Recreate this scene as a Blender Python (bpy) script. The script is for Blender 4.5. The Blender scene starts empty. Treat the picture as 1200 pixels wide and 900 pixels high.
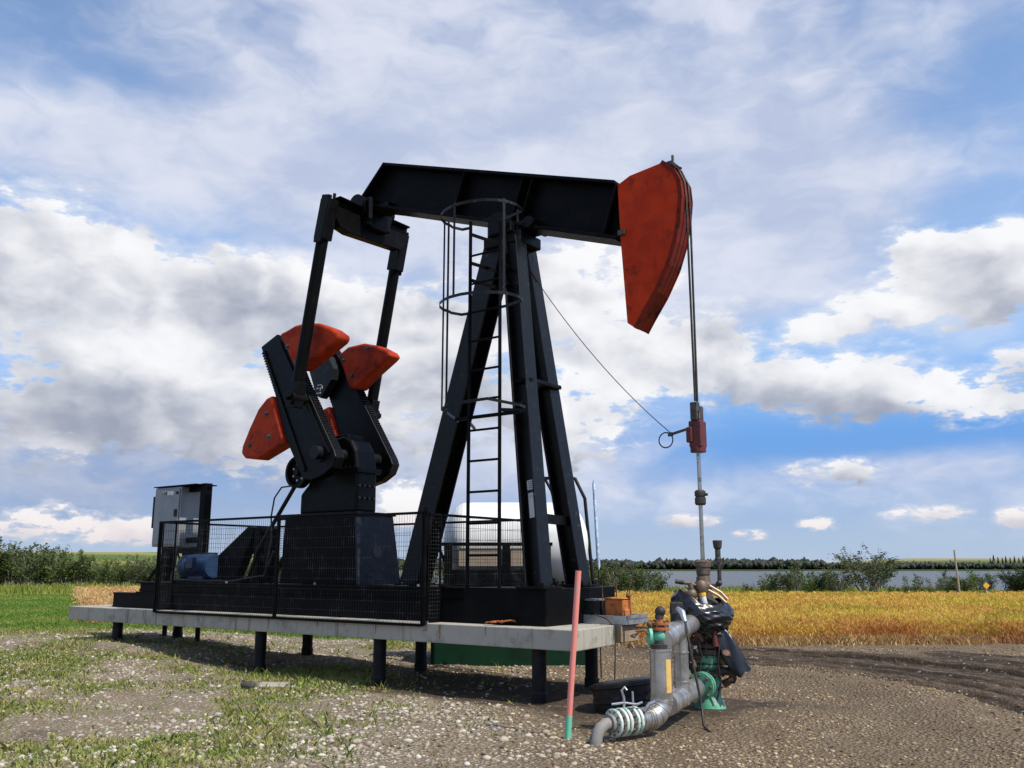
import bpy, bmesh, math, random
import numpy as np
from mathutils import Vector, Matrix, noise as mnoise

random.seed(7); RNG = np.random.default_rng(7)
sc = bpy.context.scene
COL = sc.collection
R = math.radians

# ------------------------------------------------------------------ machine frame
YAW = R(-36); CY, SY = math.cos(YAW), math.sin(YAW)
A0 = Vector((.755, 11.13, 0))
def M(u, v, z=0): return Vector((A0.x + u*CY - v*SY, A0.y + u*SY + v*CY, z))

# ------------------------------------------------------------------ node helper
class NT:
    def __init__(s, tree): s.t = tree; s.n = tree.nodes; s.l = tree.links
    def node(s, typ, **kw):
        n = s.n.new(typ)
        for k, v in kw.items(): setattr(n, k, v)
        return n
    def put(s, sock, val):
        if isinstance(val, bpy.types.NodeSocket): s.l.new(val, sock)
        elif val is not None: sock.default_value = val
    def m(s, op, a, b=None, c=None, clamp=False):
        n = s.node('ShaderNodeMath', operation=op, use_clamp=clamp)
        for i, x in enumerate((a, b, c)):
            if x is not None: s.put(n.inputs[i], x)
        return n.outputs[0]
    def vm(s, op, a, b=None, scale=None):
        n = s.node('ShaderNodeVectorMath', operation=op)
        s.put(n.inputs[0], a)
        if b is not None: s.put(n.inputs[1], b)
        if scale is not None: s.put(n.inputs['Scale'], scale)
        return n.outputs[0]
    def noise(s, vec, scale, detail=4, rough=.55, dist=0, lac=2.0):
        n = s.node('ShaderNodeTexNoise')
        if vec is not None: s.put(n.inputs['Vector'], vec)
        s.put(n.inputs['Scale'], scale); n.inputs['Detail'].default_value = detail
        n.inputs['Roughness'].default_value = rough; n.inputs['Distortion'].default_value = dist
        n.inputs['Lacunarity'].default_value = lac
        return n.outputs['Fac']
    def vor(s, vec, scale, feature='F1', out='Distance', rnd=1):
        n = s.node('ShaderNodeTexVoronoi', feature=feature)
        if vec is not None: s.put(n.inputs['Vector'], vec)
        n.inputs['Scale'].default_value = scale; n.inputs['Randomness'].default_value = rnd
        return n.outputs[out]
    def ss(s, x, lo, hi, a=0., b=1.):
        n = s.node('ShaderNodeMapRange', interpolation_type='SMOOTHSTEP')
        for k, v in zip(('Value', 'From Min', 'From Max', 'To Min', 'To Max'), (x, lo, hi, a, b)): s.put(n.inputs[k], v)
        return n.outputs[0]
    def mix(s, f, a, b, blend='MIX'):
        n = s.node('ShaderNodeMix', data_type='RGBA', blend_type=blend)
        s.put(n.inputs[0], f)
        for i, x in ((6, a), (7, b)):
            if isinstance(x, (tuple, list)) and len(x) == 3: x = (*x, 1)
            s.put(n.inputs[i], x)
        return n.outputs[2]
    def comb(s, x, y, z):
        n = s.node('ShaderNodeCombineXYZ')
        for i, q in enumerate((x, y, z)): s.put(n.inputs[i], q)
        return n.outputs[0]
    def sep(s, v):
        n = s.node('ShaderNodeSeparateXYZ'); s.put(n.inputs[0], v); return n.outputs
    def bump(s, h, strength, dist=.02):
        n = s.node('ShaderNodeBump'); s.put(n.inputs['Height'], h)
        n.inputs['Strength'].default_value = strength; n.inputs['Distance'].default_value = dist
        return n.outputs[0]

def newmat(name):
    m = bpy.data.materials.new(name); m.use_nodes = True
    nt = NT(m.node_tree); b = m.node_tree.nodes['Principled BSDF']
    return m, nt, b

def objpos(nt): return nt.node('ShaderNodeTexCoord').outputs['Object']

def paint(name, col, col2=None, rough=.5, metal=0., scale=3., lo=.5, hi=.68, bump=0., bscale=40., dust=0., spec=.5,
          streak=None, rvar=.15, detail=6, spots=None):
    """a painted / coated surface: base colour, worn colour in noise patches, dust, vertical streaks, dark spots"""
    m, nt, b = newmat(name); p = objpos(nt)
    n1 = nt.noise(p, scale, detail, .62)
    c = (*col, 1)
    if col2 is not None: c = nt.mix(nt.ss(n1, lo, hi), c, col2)
    if streak is not None:
        sv = nt.vm('MULTIPLY', p, (13., 13., .7)); s1 = nt.noise(sv, 1., 4, .6)
        c = nt.mix(nt.ss(s1, streak[1], streak[1] + .26), c, streak[0])
    if spots is not None:
        s2 = nt.noise(p, spots[1], 8, .66); c = nt.mix(nt.ss(s2, spots[2], spots[2] + .24), c, spots[0])
    if dust: c = nt.mix(nt.m('MULTIPLY', nt.ss(nt.noise(p, 9, 5, .7), .45, .75), dust), c, (.30, .26, .20))
    nt.put(b.inputs['Base Color'], c)
    b.inputs['Metallic'].default_value = metal
    b.inputs['Specular IOR Level'].default_value = spec
    nt.put(b.inputs['Roughness'], nt.m('ADD', nt.m('MULTIPLY', nt.noise(p, 14, 4), rvar*2), rough - rvar, clamp=True))
    if bump: nt.put(b.inputs['Normal'], nt.bump(nt.noise(p, bscale, 5, .6), bump, .01))
    return m

def leafmat(name, c1, c2, c3, rough=.55, trans=.25, pscale=.6):
    m, nt, b = newmat(name)
    g = nt.node('ShaderNodeNewGeometry')
    isl = g.outputs['Random Per Island']
    c = nt.mix(nt.ss(isl, 0., 1.), c1, c2)
    n = nt.noise(g.outputs['Position'], pscale, 3, .6)
    c = nt.mix(nt.ss(n, .42, .66), c, c3)
    nt.put(b.inputs['Base Color'], c); b.inputs['Roughness'].default_value = rough
    b.inputs['Specular IOR Level'].default_value = .25
    t = nt.node('ShaderNodeBsdfTranslucent'); nt.put(t.inputs[0], c)
    mx = nt.node('ShaderNodeMixShader'); mx.inputs[0].default_value = trans
    nt.l.new(b.outputs[0], mx.inputs[1]); nt.l.new(t.outputs[0], mx.inputs[2])
    nt.l.new(mx.outputs[0], nt.n['Material Output'].inputs[0])
    return m

BLK  = paint('black_enamel', (.0024, .0023, .0026), (.0058, .0053, .0056), rough=.5, scale=2.2, bump=.05, dust=.006, spec=.08)
BLKG = paint('black_enamel_greasy', (.0022, .0022, .0028), (.006, .0056, .0055), rough=.42, scale=5, bump=.12, bscale=22, dust=.012, spec=.14)
BLKW = paint('black_enamel_wear_and_glints', (.0029, .0028, .0031), (.06, .058, .055), rough=.40, scale=11, lo=.63, hi=.72, bump=.05, dust=.02, spec=.25)  # pale flecks: worn paint, also painted in for sun glints on edges
STEEL= paint('black_pipe_steel', (.006, .006, .008), (.016, .014, .013), rough=.5, scale=7, bump=.08, dust=.03, spec=.2)
WIRE = paint('dark_wire', (.022, .022, .022), (.10, .10, .10), rough=.45, scale=6, spec=.2)
ORA  = paint('red_orange_enamel', (.58, .044, .009), (.40, .028, .008), rough=.6, scale=2.4, lo=.40, hi=.72, bump=.08, dust=.04,
             streak=((.26, .022, .009), .56), spots=((.10, .022, .012), 3.0, .55), spec=.10)
ORAW = paint('red_orange_weight_enamel', (.40, .037, .010), (.22, .019, .008), rough=.6, scale=3.4, lo=.40, hi=.72, bump=.08, dust=.05, spots=((.075, .015, .010), 2.7, .52), spec=.10)
ORAR = paint('red_orange_track_shaded', (.17, .016, .006), (.035, .010, .006), rough=.55, scale=5, bump=.1, dust=.03, spec=.12)  # head's orange darkened so the arc track looks less lit
RED  = paint('red_rod_clamp', (.11, .013, .010), (.028, .010, .008), rough=.5, scale=16, bump=.1)
CONC = paint('cast_concrete', (.38, .355, .30), (.26, .24, .20), rough=.88, scale=3.5, bump=.18, bscale=55, streak=((.165, .14, .105), .53), spec=.3, rvar=.05)
GREYP= paint('grey_cabinet_enamel', (.25, .258, .27), (.21, .22, .23), rough=.42, scale=2, dust=.08, streak=((.28, .27, .25), .68))
GALV = paint('galvanised_steel', (.52, .53, .55), (.36, .37, .39), rough=.38, metal=.8, scale=8, dust=.15)
CLAD = paint('aluminium_cladding', (.52, .51, .49), (.32, .30, .27), rough=.36, metal=.78, scale=5, lo=.42, bump=.30, bscale=9, dust=.30, streak=((.15, .115, .085), .54))
WHT  = paint('white_tank_paint', (.80, .80, .79), (.70, .70, .68), rough=.38, scale=1.5, dust=.05, streak=((.55, .52, .47), .70))
STICK= paint('white_sticker', (.62, .62, .60), (.42, .42, .42), rough=.55, scale=14)
MARK = paint('dark_print', (.03, .03, .035), rough=.6)
GRN  = paint('sea_green_enamel', (.09, .38, .24), (.045, .20, .13), rough=.5, scale=7, bump=.12, dust=.45, streak=((.10, .07, .045), .50), spots=((.03, .027, .024), 10, .50))
GRND = paint('dark_green_tank', (.003, .028, .013), (.004, .018, .010), rough=.55, scale=3, dust=.02, spec=.2)
TEAL = paint('mint_paint', (.14, .50, .34), (.24, .50, .40), rough=.55, scale=9, dust=.2)
PINK = paint('faded_pink_plastic', (.72, .23, .19), (.62, .27, .23), rough=.5, scale=6, dust=.14, streak=((.55, .15, .11), .66))
BRZ  = paint('weathered_bronze', (.14, .10, .07), (.055, .042, .034), rough=.55, metal=.35, scale=16, bump=.15, dust=.15)
RUST = paint('rusty_iron', (.13, .055, .028), (.055, .035, .028), rough=.75, scale=14, bump=.3, dust=.2)
RUSTO= paint('rusty_orange_paint', (.50, .15, .025), (.20, .07, .03), rough=.6, scale=12, bump=.15, dust=.1)
DIRTY= paint('oily_iron', (.035, .028, .024), (.085, .062, .048), rough=.5, scale=14, bump=.25, dust=.15)
RUBB = paint('black_rubber', (.014, .014, .015), (.03, .03, .03), rough=.6, scale=9, dust=.14)
TUBP = paint('black_poly_tub', (.008, .008, .010), (.03, .03, .032), rough=.38, scale=6, lo=.5, hi=.8, dust=.02, bump=.05, spec=.3)
BAGM = paint('black_plastic_film', (.006, .006, .008), (.012, .012, .014), rough=.27, scale=10, bump=.16, bscale=12, spec=.6, rvar=.08)
BLUE = paint('blue_motor_enamel', (.012, .045, .12), (.008, .026, .06), rough=.45, scale=9, dust=.15)
WOOD = paint('grey_brown_wood', (.30, .22, .14), (.20, .145, .095), rough=.8, scale=6, bump=.2, streak=((.15, .11, .08), .6))
POLEW= paint('weathered_pole', (.34, .29, .23), (.22, .19, .15), rough=.85, scale=8, bump=.2)
YEL  = paint('yellow_sign', (.80, .42, .02), (.75, .36, .02), rough=.5)
YTAPE= paint('yellow_label', (.68, .44, .13), (.55, .34, .10), rough=.6, scale=20)
CLEAR= paint('pale_blue_plastic', (.62, .72, .82), (.30, .42, .60), rough=.2, scale=26, lo=.42, hi=.6, spec=.8)
ROD  = paint('polished_steel', (.46, .43, .38), (.16, .14, .12), rough=.28, metal=.9, scale=12)
ROPE = paint('wire_rope', (.030, .025, .020), (.085, .068, .05), rough=.5, metal=.4, scale=30, lo=.45)
BARK = paint('willow_bark', (.24, .21, .17), (.40, .37, .32), rough=.9, scale=8)
STONE_SLAB = paint('flat_stone', (.34, .31, .26), (.24, .22, .18), rough=.9, scale=9, bump=.25)
RAGM = paint('rust_coloured_rag', (.34, .10, .03), (.16, .06, .03), rough=.85, scale=12, bump=.2)

# ------------------------------------------------------------------ mesh builder
class MB:
    def __init__(s): s.v = []; s.f = []; s.sm = []; s.mi = []; s.cm = 0
    def add(s, vs, fs, smooth=False):
        o = len(s.v); s.v += [Vector(v) for v in vs]
        for f in fs: s.f.append([i + o for i in f]); s.sm.append(smooth); s.mi.append(s.cm)
    def mat(s, i): s.cm = i; return s
    def box(s, c, d, ax=None):
        X, Y, Z = ax if ax else (Vector((1, 0, 0)), Vector((0, 1, 0)), Vector((0, 0, 1)))
        c = Vector(c); vs = [c + X*(d[0]/2*i) + Y*(d[1]/2*j) + Z*(d[2]/2*k) for i in (-1, 1) for j in (-1, 1) for k in (-1, 1)]
        s.add(vs, [(0, 1, 3, 2), (4, 6, 7, 5), (0, 4, 5, 1), (2, 3, 7, 6), (0, 2, 6, 4), (1, 5, 7, 3)])
        return s
    def bx(s, x0, x1, y0, y1, z0, z1): return s.box(((x0+x1)/2, (y0+y1)/2, (z0+z1)/2), (x1-x0, y1-y0, z1-z0))
    @staticmethod
    def frame(p, q, side=None):
        p, q = Vector(p), Vector(q); d = (q - p).normalized()
        side = Vector(side) if side else (Vector((0, 0, 1)) if abs(d.z) < .9 else Vector((0, 1, 0)))
        X = (side - d*side.dot(d)).normalized(); Y = d.cross(X); return d, X, Y
    def bar(s, p, q, w, h, side=None):
        """box along p-q; w measured along 'side', h across it"""
        d, X, Y = s.frame(p, q, side); c = (Vector(p) + Vector(q))/2
        return s.box(c, ((Vector(q)-Vector(p)).length, w, h), (d, X, Y))
    def ibeam(s, p, q, w, h, t, side):
        """flanges face along 'side'; h = depth along side, w = flange width, t = plate"""
        d, X, Y = s.frame(p, q, side); L = (Vector(q)-Vector(p)).length; c = (Vector(p)+Vector(q))/2
        s.box(c + X*(h/2 - t/2), (L, t, w), (d, X, Y)); s.box(c - X*(h/2 - t/2), (L, t, w), (d, X, Y))
        s.box(c, (L, h - 2*t, t), (d, X, Y)); return s
    def prism(s, poly, a, b, mapf=None):
        """polygon in the (x,z) plane swept along y from a to b"""
        mapf = mapf or (lambda x, z, y: (x, y, z)); n = len(poly)
        vs = [mapf(x, z, a) for x, z in poly] + [mapf(x, z, b) for x, z in poly]
        s.add(vs, [list(range(n)), list(range(2*n-1, n-1, -1))] + [(i, i+n, (i+1) % n + n, (i+1) % n) for i in range(n)])
        return s
    def tube(s, pts, r, n=8, cap=True, smooth=True, closed=False):
        pts = [Vector(p) for p in pts]; k = len(pts)
        rs = r if isinstance(r, (list, tuple)) else [r]*k
        t = [((pts[(i+1) % k] if (closed or i < k-1) else pts[i]) - (pts[i-1] if (closed or i > 0) else pts[i])).normalized() for i in range(k)]
        a = Vector((0, 0, 1)) if abs(t[0].z) < .9 else Vector((1, 0, 0))
        X = (a - t[0]*a.dot(t[0])).normalized(); rings = []
        for i in range(k):
            X = (X - t[i]*X.dot(t[i])).normalized(); Y = t[i].cross(X)
            rings += [pts[i] + (X*math.cos(2*math.pi*j/n) + Y*math.sin(2*math.pi*j/n))*rs[i] for j in range(n)]
        fs = []
        for i in range(k if closed else k-1):
            i2 = (i+1) % k
            fs += [(i*n+j, i*n+(j+1) % n, i2*n+(j+1) % n, i2*n+j) for j in range(n)]
        s.add(rings, fs, smooth)
        if cap and not closed:
            s.add(rings[:n], [list(range(n-1, -1, -1))]); s.add(rings[-n:], [list(range(n))])
        return s
    def cyl(s, p, q, r, r2=None, n=20): return s.tube([p, q], [r, r if r2 is None else r2], n)
    def lathe(s, prof, origin=(0, 0, 0), axis=(0, 0, 1), n=24):
        """prof: list of (radius, height along axis)"""
        o = Vector(origin); ax = Vector(axis).normalized()
        pts = [o + ax*h for _, h in prof]
        a = Vector((0, 0, 1)) if abs(ax.z) < .9 else Vector((1, 0, 0))
        X = (a - ax*a.dot(ax)).normalized(); Y = ax.cross(X); k = len(prof)
        vs = [pts[i] + (X*math.cos(2*math.pi*j/n) + Y*math.sin(2*math.pi*j/n))*max(prof[i][0], .0004) for i in range(k) for j in range(n)]
        for i in range(k-1):
            s.add([vs[i*n+j] for j in range(n)] + [vs[(i+1)*n+j] for j in range(n)], [(j, (j+1) % n, n+(j+1) % n, n+j) for j in range(n)], True)
        s.add(vs[:n], [list(range(n-1, -1, -1))]); s.add(vs[-n:], [list(range(n))]); return s
    def sphere(s, c, r, n=14, m=9, sc=(1, 1, 1)):
        c = Vector(c); prof = [(r*math.sin(math.pi*i/m), -r*math.cos(math.pi*i/m)) for i in range(m+1)]
        vs = [c + Vector((pr*math.cos(2*math.pi*j/n)*sc[0], pr*math.sin(2*math.pi*j/n)*sc[1], ph*sc[2])) for pr, ph in prof for j in range(n)]
        s.add(vs, [(i*n+j, i*n+(j+1) % n, (i+1)*n+(j+1) % n, (i+1)*n+j) for i in range(m) for j in range(n)], True); return s
    def build(s, name, mats, parent=None, org=None, bevel=0., seg=1):
        me = bpy.data.meshes.new(name)
        o_ = Vector(org) if org is not None else (Vector(parent['_org']) if parent is not None and '_org' in parent else Vector((0, 0, 0)))
        me.from_pydata([v - o_ for v in s.v], [], s.f)
        for m in (mats if isinstance(mats, (list, tuple)) else [mats]): me.materials.append(m)
        me.polygons.foreach_set('use_smooth', s.sm); me.polygons.foreach_set('material_index', s.mi)
        bm = bmesh.new(); bm.from_mesh(me); bmesh.ops.recalc_face_normals(bm, faces=bm.faces); bm.to_mesh(me); bm.free()
        o = bpy.data.objects.new(name, me); COL.objects.link(o)
        if parent is not None:
            o.parent = parent; o['_org'] = list(o_)
        if bevel:
            b = o.modifiers.new('bevel', 'BEVEL'); b.width = bevel; b.segments = seg; b.limit_method = 'ANGLE'; b.angle_limit = R(40)
        return o

def tag(o, label=None, cat=None, group=None, kind=None):
    if label: o['label'] = label
    if cat: o['category'] = cat
    if group: o['group'] = group
    if kind: o['kind'] = kind
    return o
def thing(name, label, cat, org=(0, 0, 0), machine=False, group=None):
    """Empty at the thing's base; parts give coordinates in the machine frame (u,v,z) or in the world"""
    o = bpy.data.objects.new(name, None); COL.objects.link(o); o.empty_display_size = .2
    o['_org'] = list(org)
    if machine: o.location = M(*org); o.rotation_euler = (0, 0, YAW)
    else: o.location = org
    return tag(o, label, cat, group)
def solo(mb, name, mat, org, label, cat, machine=False, group=None, kind=None, bevel=0.):
    o = mb.build(name, mat, None, org, bevel)
    if machine: o.location = M(*org); o.rotation_euler = (0, 0, YAW)
    else: o.location = org
    return tag(o, label, cat, group, kind)

# ------------------------------------------------------------------ terrain
def sstep(x, a, b):
    t = np.clip((x - a)/(b - a), 0, 1); return t*t*(3 - 2*t)
def vnoise(x, y, s, seed=0):
    x = x*s + seed*17.3; y = y*s - seed*9.1
    xi = np.floor(x); yi = np.floor(y); xf = x - xi; yf = y - yi
    def h(a, b):
        q = np.sin(a*127.1 + b*311.7 + seed*74.7)*43758.5453; return q - np.floor(q)
    u = xf*xf*(3-2*xf); w = yf*yf*(3-2*yf)
    return (h(xi, yi)*(1-u) + h(xi+1, yi)*u)*(1-w) + (h(xi, yi+1)*(1-u) + h(xi+1, yi+1)*u)*w
def fbm(x, y, s, o=4, seed=0):
    r = 0; a = .5; t = 0
    for i in range(o): r = r + a*vnoise(x, y, s*2**i, seed+i); t += a; a *= .5
    return r/t
# dirt track: a curve from the far right, round the well and out at the near right
_tp = [Vector(p) for p in ((-14, 19.6), (-8, 19.2), (-2, 18.9), (2.2, 18.5), (5.0, 17.2), (6.9, 15.0), (7.5, 12.4), (7.3, 9.8), (7.4, 7.0), (8.4, 3.0), (10, 0))]
TRK = []
for i in range(1, len(_tp)-2):                       # smooth the bends
    p0, p1, p2, p3 = _tp[i-1:i+3]
    for k in range(5):
        t = k/5; TRK.append(.5*((2*p1) + (p2-p0)*t + (2*p0-5*p1+4*p2-p3)*t*t + (3*p1-p0-3*p2+p3)*t**3))
def trk_d(x, y):
    """signed-less distance to the track's centre line and side offset"""
    d = np.full(x.shape, 1e9); off = np.zeros(x.shape); alg = np.zeros(x.shape); acc = 0.
    for a, b in zip(TRK, TRK[1:]):
        ab = b - a; L = ab.length
        t = np.clip(((x-a.x)*ab.x + (y-a.y)*ab.y)/(L*L), 0, 1)
        dx = x - a.x - t*ab.x; dy = y - a.y - t*ab.y
        dd = np.hypot(dx, dy); sgn = np.sign(ab.x*dy - ab.y*dx)
        k = dd < d; d = np.where(k, dd, d); off = np.where(k, dd*sgn, off); alg = np.where(k, acc + t*L, alg); acc += L
    trk_d.along = alg
    return d, off
def masks(x, y):
    d, off = trk_d(x, y)
    w = fbm(x, y, .5, 3, 5)
    mud_shade = (1 - sstep(d + (w-.5)*1.4, 1.2, 2.1))*(.35 + .65*sstep(x, 1.5, 4.5))
    mud_shade = np.maximum(mud_shade, .85*sstep(x + (w-.5)*2, 6.5, 8.5)*(1-sstep(y + (w-.5)*1.0, 17.4, 18.4)))
    mud2 = (1 - sstep(np.hypot((x-1.6)/2.0, (y-11.2)/1.5) + (w-.5)*1.4, .4, 1.2))*.6      # oily dark earth round the well head
    under = (1 - sstep(np.abs((x-.755)*-SY + (y-11.13)*CY - 1.1) + (w-.5), .9, 1.7))*sstep(y, 10.5, 12)*(1-sstep(y, 15, 17))*.8  # muddy ground below the slab, darkened in colour to deepen the slab's shade
    mud_shade = np.clip(mud_shade + mud2 + under, 0, 1)
    front = 20.6 + 1.1*(fbm(x, y, .35, 3, 9)-.5) + 1.0*(fbm(x, y, 1.6, 3, 19)-.5) + .05*np.clip(x, 0, 20)
    left = -.47*y + .1 + 1.6*(fbm(x, y, .3, 3, 3)-.5)
    front = np.where(x < 0, front + 2.6*sstep(-x, 1.0, 3.0), front)
    crop = sstep(y, front-.2, front+.2)*(1 - sstep(y, 46, 48))*sstep(x, left-.35, left+.35)
    lawn = sstep(y + .8*(fbm(x, y, .8, 3, 15)-.5), 20.6, 21.8)*(1-sstep(y, 63, 66))*np.maximum(1-sstep(x, left-.35, left+.35), (1-sstep(y, front-.3, front+.2))*(1-sstep(x, -2.5, 0.)))
    verge = sstep(y, 46, 48)*(1-sstep(y, 64, 67))
    wl = fbm(x, y, .55, 4, 21)
    weeds = sstep(wl + .16*np.exp(-((y - 10.2 + .95*(x + 4.5))/2.4)**2), .42, .72)*(1 - sstep(x, -3.4, -1.0))*(1-sstep(y, 20.5, 21.5))*sstep(y, 6.5, 8.5)
    # an open patch of bare earth at the near left
    weeds *= sstep(np.hypot((x+4.6)/1.6, (y-9.9)/.9), .7, 1.2)
    return mud_shade, weeds, crop, lawn, verge, d, off
def ground_h(x, y):
    d, off = trk_d(x, y)
    near = 1 - sstep(np.abs(y - 14), 18, 40)
    h = .07*(fbm(x, y, .45, 4, 2) - .5)*near + .035*(fbm(x, y, 2.6, 3, 8) - .5)*near
    h = h + .27*(1 - sstep(x, -8.5, -2.5))*sstep(y, 10.5, 18)
    tr = (1 - sstep(d, 1.6, 2.6))*sstep(x, 1.0, 4.)
    rut = np.exp(-((np.abs(off)-.9)/.16)**2) + .7*np.exp(-((np.abs(off-.35)-.55)/.11)**2) + .5*np.exp(-((off+1.5)/.12)**2)
    h = h - tr*(.16*rut*(.6+.8*fbm(x, y, .8, 2, 4)) - .04*np.exp(-((np.abs(off)-1.3)/.2)**2)) + tr*.06*(fbm(x, y, 5, 3, 6)-.5)
    # pebble bank between the track and the well
    h = h + .10*np.exp(-((d-2.5)/.6)**2)*(1-sstep(y, 17, 19))
    h = h*(1 - sstep(y, 62, 66)) - 2.4*sstep(y, 66, 80)
    # far shore and hills
    r = x/np.maximum(y, 1.)
    ridge = 2.5 + 23.5*(1 - sstep(r, -.40, -.12)) + 13.*sstep(r, .30, .44)
    ridge = ridge + 3*(fbm(x, y, .0012, 2, 12)-.5)*sstep(np.abs(r), .15, .4)
    far = (y > 400)
    h = np.where(far, -2.4 + 2.2*sstep(y, 585, 612) + (ridge+.2)*sstep(y, 640, 1650), h)
    return h

def axis(segs):
    out = []
    for a, b, n in segs: out += list(np.linspace(a, b, n, endpoint=False))
    return np.array(out + [segs[-1][1]])
gx = axis([(-9000, -2000, 6), (-2000, -400, 16), (-400, -60, 22), (-60, -18, 36), (-18, -9, 60), (-9, 9, 225), (9, 20, 120), (20, 60, 40), (60, 400, 22), (400, 2000, 16), (2000, 9000, 6)])
gy = axis([(-600, -40, 6), (-40, 4, 14), (4, 7, 18), (7, 21.5, 200), (21.5, 48, 60), (48, 82, 44), (82, 560, 10), (560, 660, 40), (660, 1700, 40), (1700, 9000, 8)])
GX, GY = np.meshgrid(gx, gy); GH = ground_h(GX, GY)
def grid_mesh(name, X, Y, Z):
    ny, nx = X.shape; me = bpy.data.meshes.new(name)
    me.vertices.add(nx*ny); me.vertices.foreach_set('co', np.stack([X, Y, Z], -1).astype('f4').ravel())
    i = (np.arange(ny-1)[:, None]*nx + np.arange(nx-1)[None]).ravel()
    q = np.stack([i, i+1, i+nx+1, i+nx], -1).astype('i4')
    me.loops.add(q.size); me.loops.foreach_set('vertex_index', q.ravel())
    me.polygons.add(len(q)); me.polygons.foreach_set('loop_start', np.arange(0, q.size, 4, dtype='i4'))
    me.polygons.foreach_set('use_smooth', np.ones(len(q), bool)); me.update(calc_edges=True); return me
def hz(x, y): return float(ground_h(np.array([float(x)]), np.array([float(y)]))[0])

gme = grid_mesh('ground', GX, GY, GH)
mud_shade, weeds, crop, lawn, verge, _, _ = masks(GX, GY)
za = gme.color_attributes.new('zone_a', 'FLOAT_COLOR', 'POINT'); za.data.foreach_set('color', np.stack([mud_shade, weeds, crop, lawn], -1).astype('f4').ravel())
rr = GX/np.maximum(GY, 1)
fa = sstep(GY, 400, 500)
shore = 1 - sstep(GY, 612, 680)
c_for = np.array([.030, .045, .020]); c_gr = np.array([.10, .14, .030]); c_yl = np.array([.33, .29, .05]); c_st = np.array([.36, .29, .15])
st = sstep(np.sin(GY*.013 + rr*9), -.1, .35)[..., None]
fc = c_gr*(1-st) + c_yl*st
fc = np.where((rr > .2)[..., None], c_gr*(1-sstep(GY, 1150, 1300)[..., None]) + c_st*sstep(GY, 1150, 1300)[..., None], fc)
fc = fc*(1-shore[..., None]) + c_for*shore[..., None]
zb = gme.color_attributes.new('zone_b', 'FLOAT_COLOR', 'POINT'); zb.data.foreach_set('color', np.concatenate([fc, fa[..., None]], -1).astype('f4').ravel())
zc = gme.color_attributes.new('zone_c', 'FLOAT_COLOR', 'POINT'); zc.data.foreach_set('color', np.stack([verge, sstep(GX + .8*(fbm(GX, GY, .6, 3, 61)-.5), -1.2, 1.6)*(1-sstep(GY, 60, 66)), verge*0, verge*0+1], -1).astype('f4').ravel())

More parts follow.
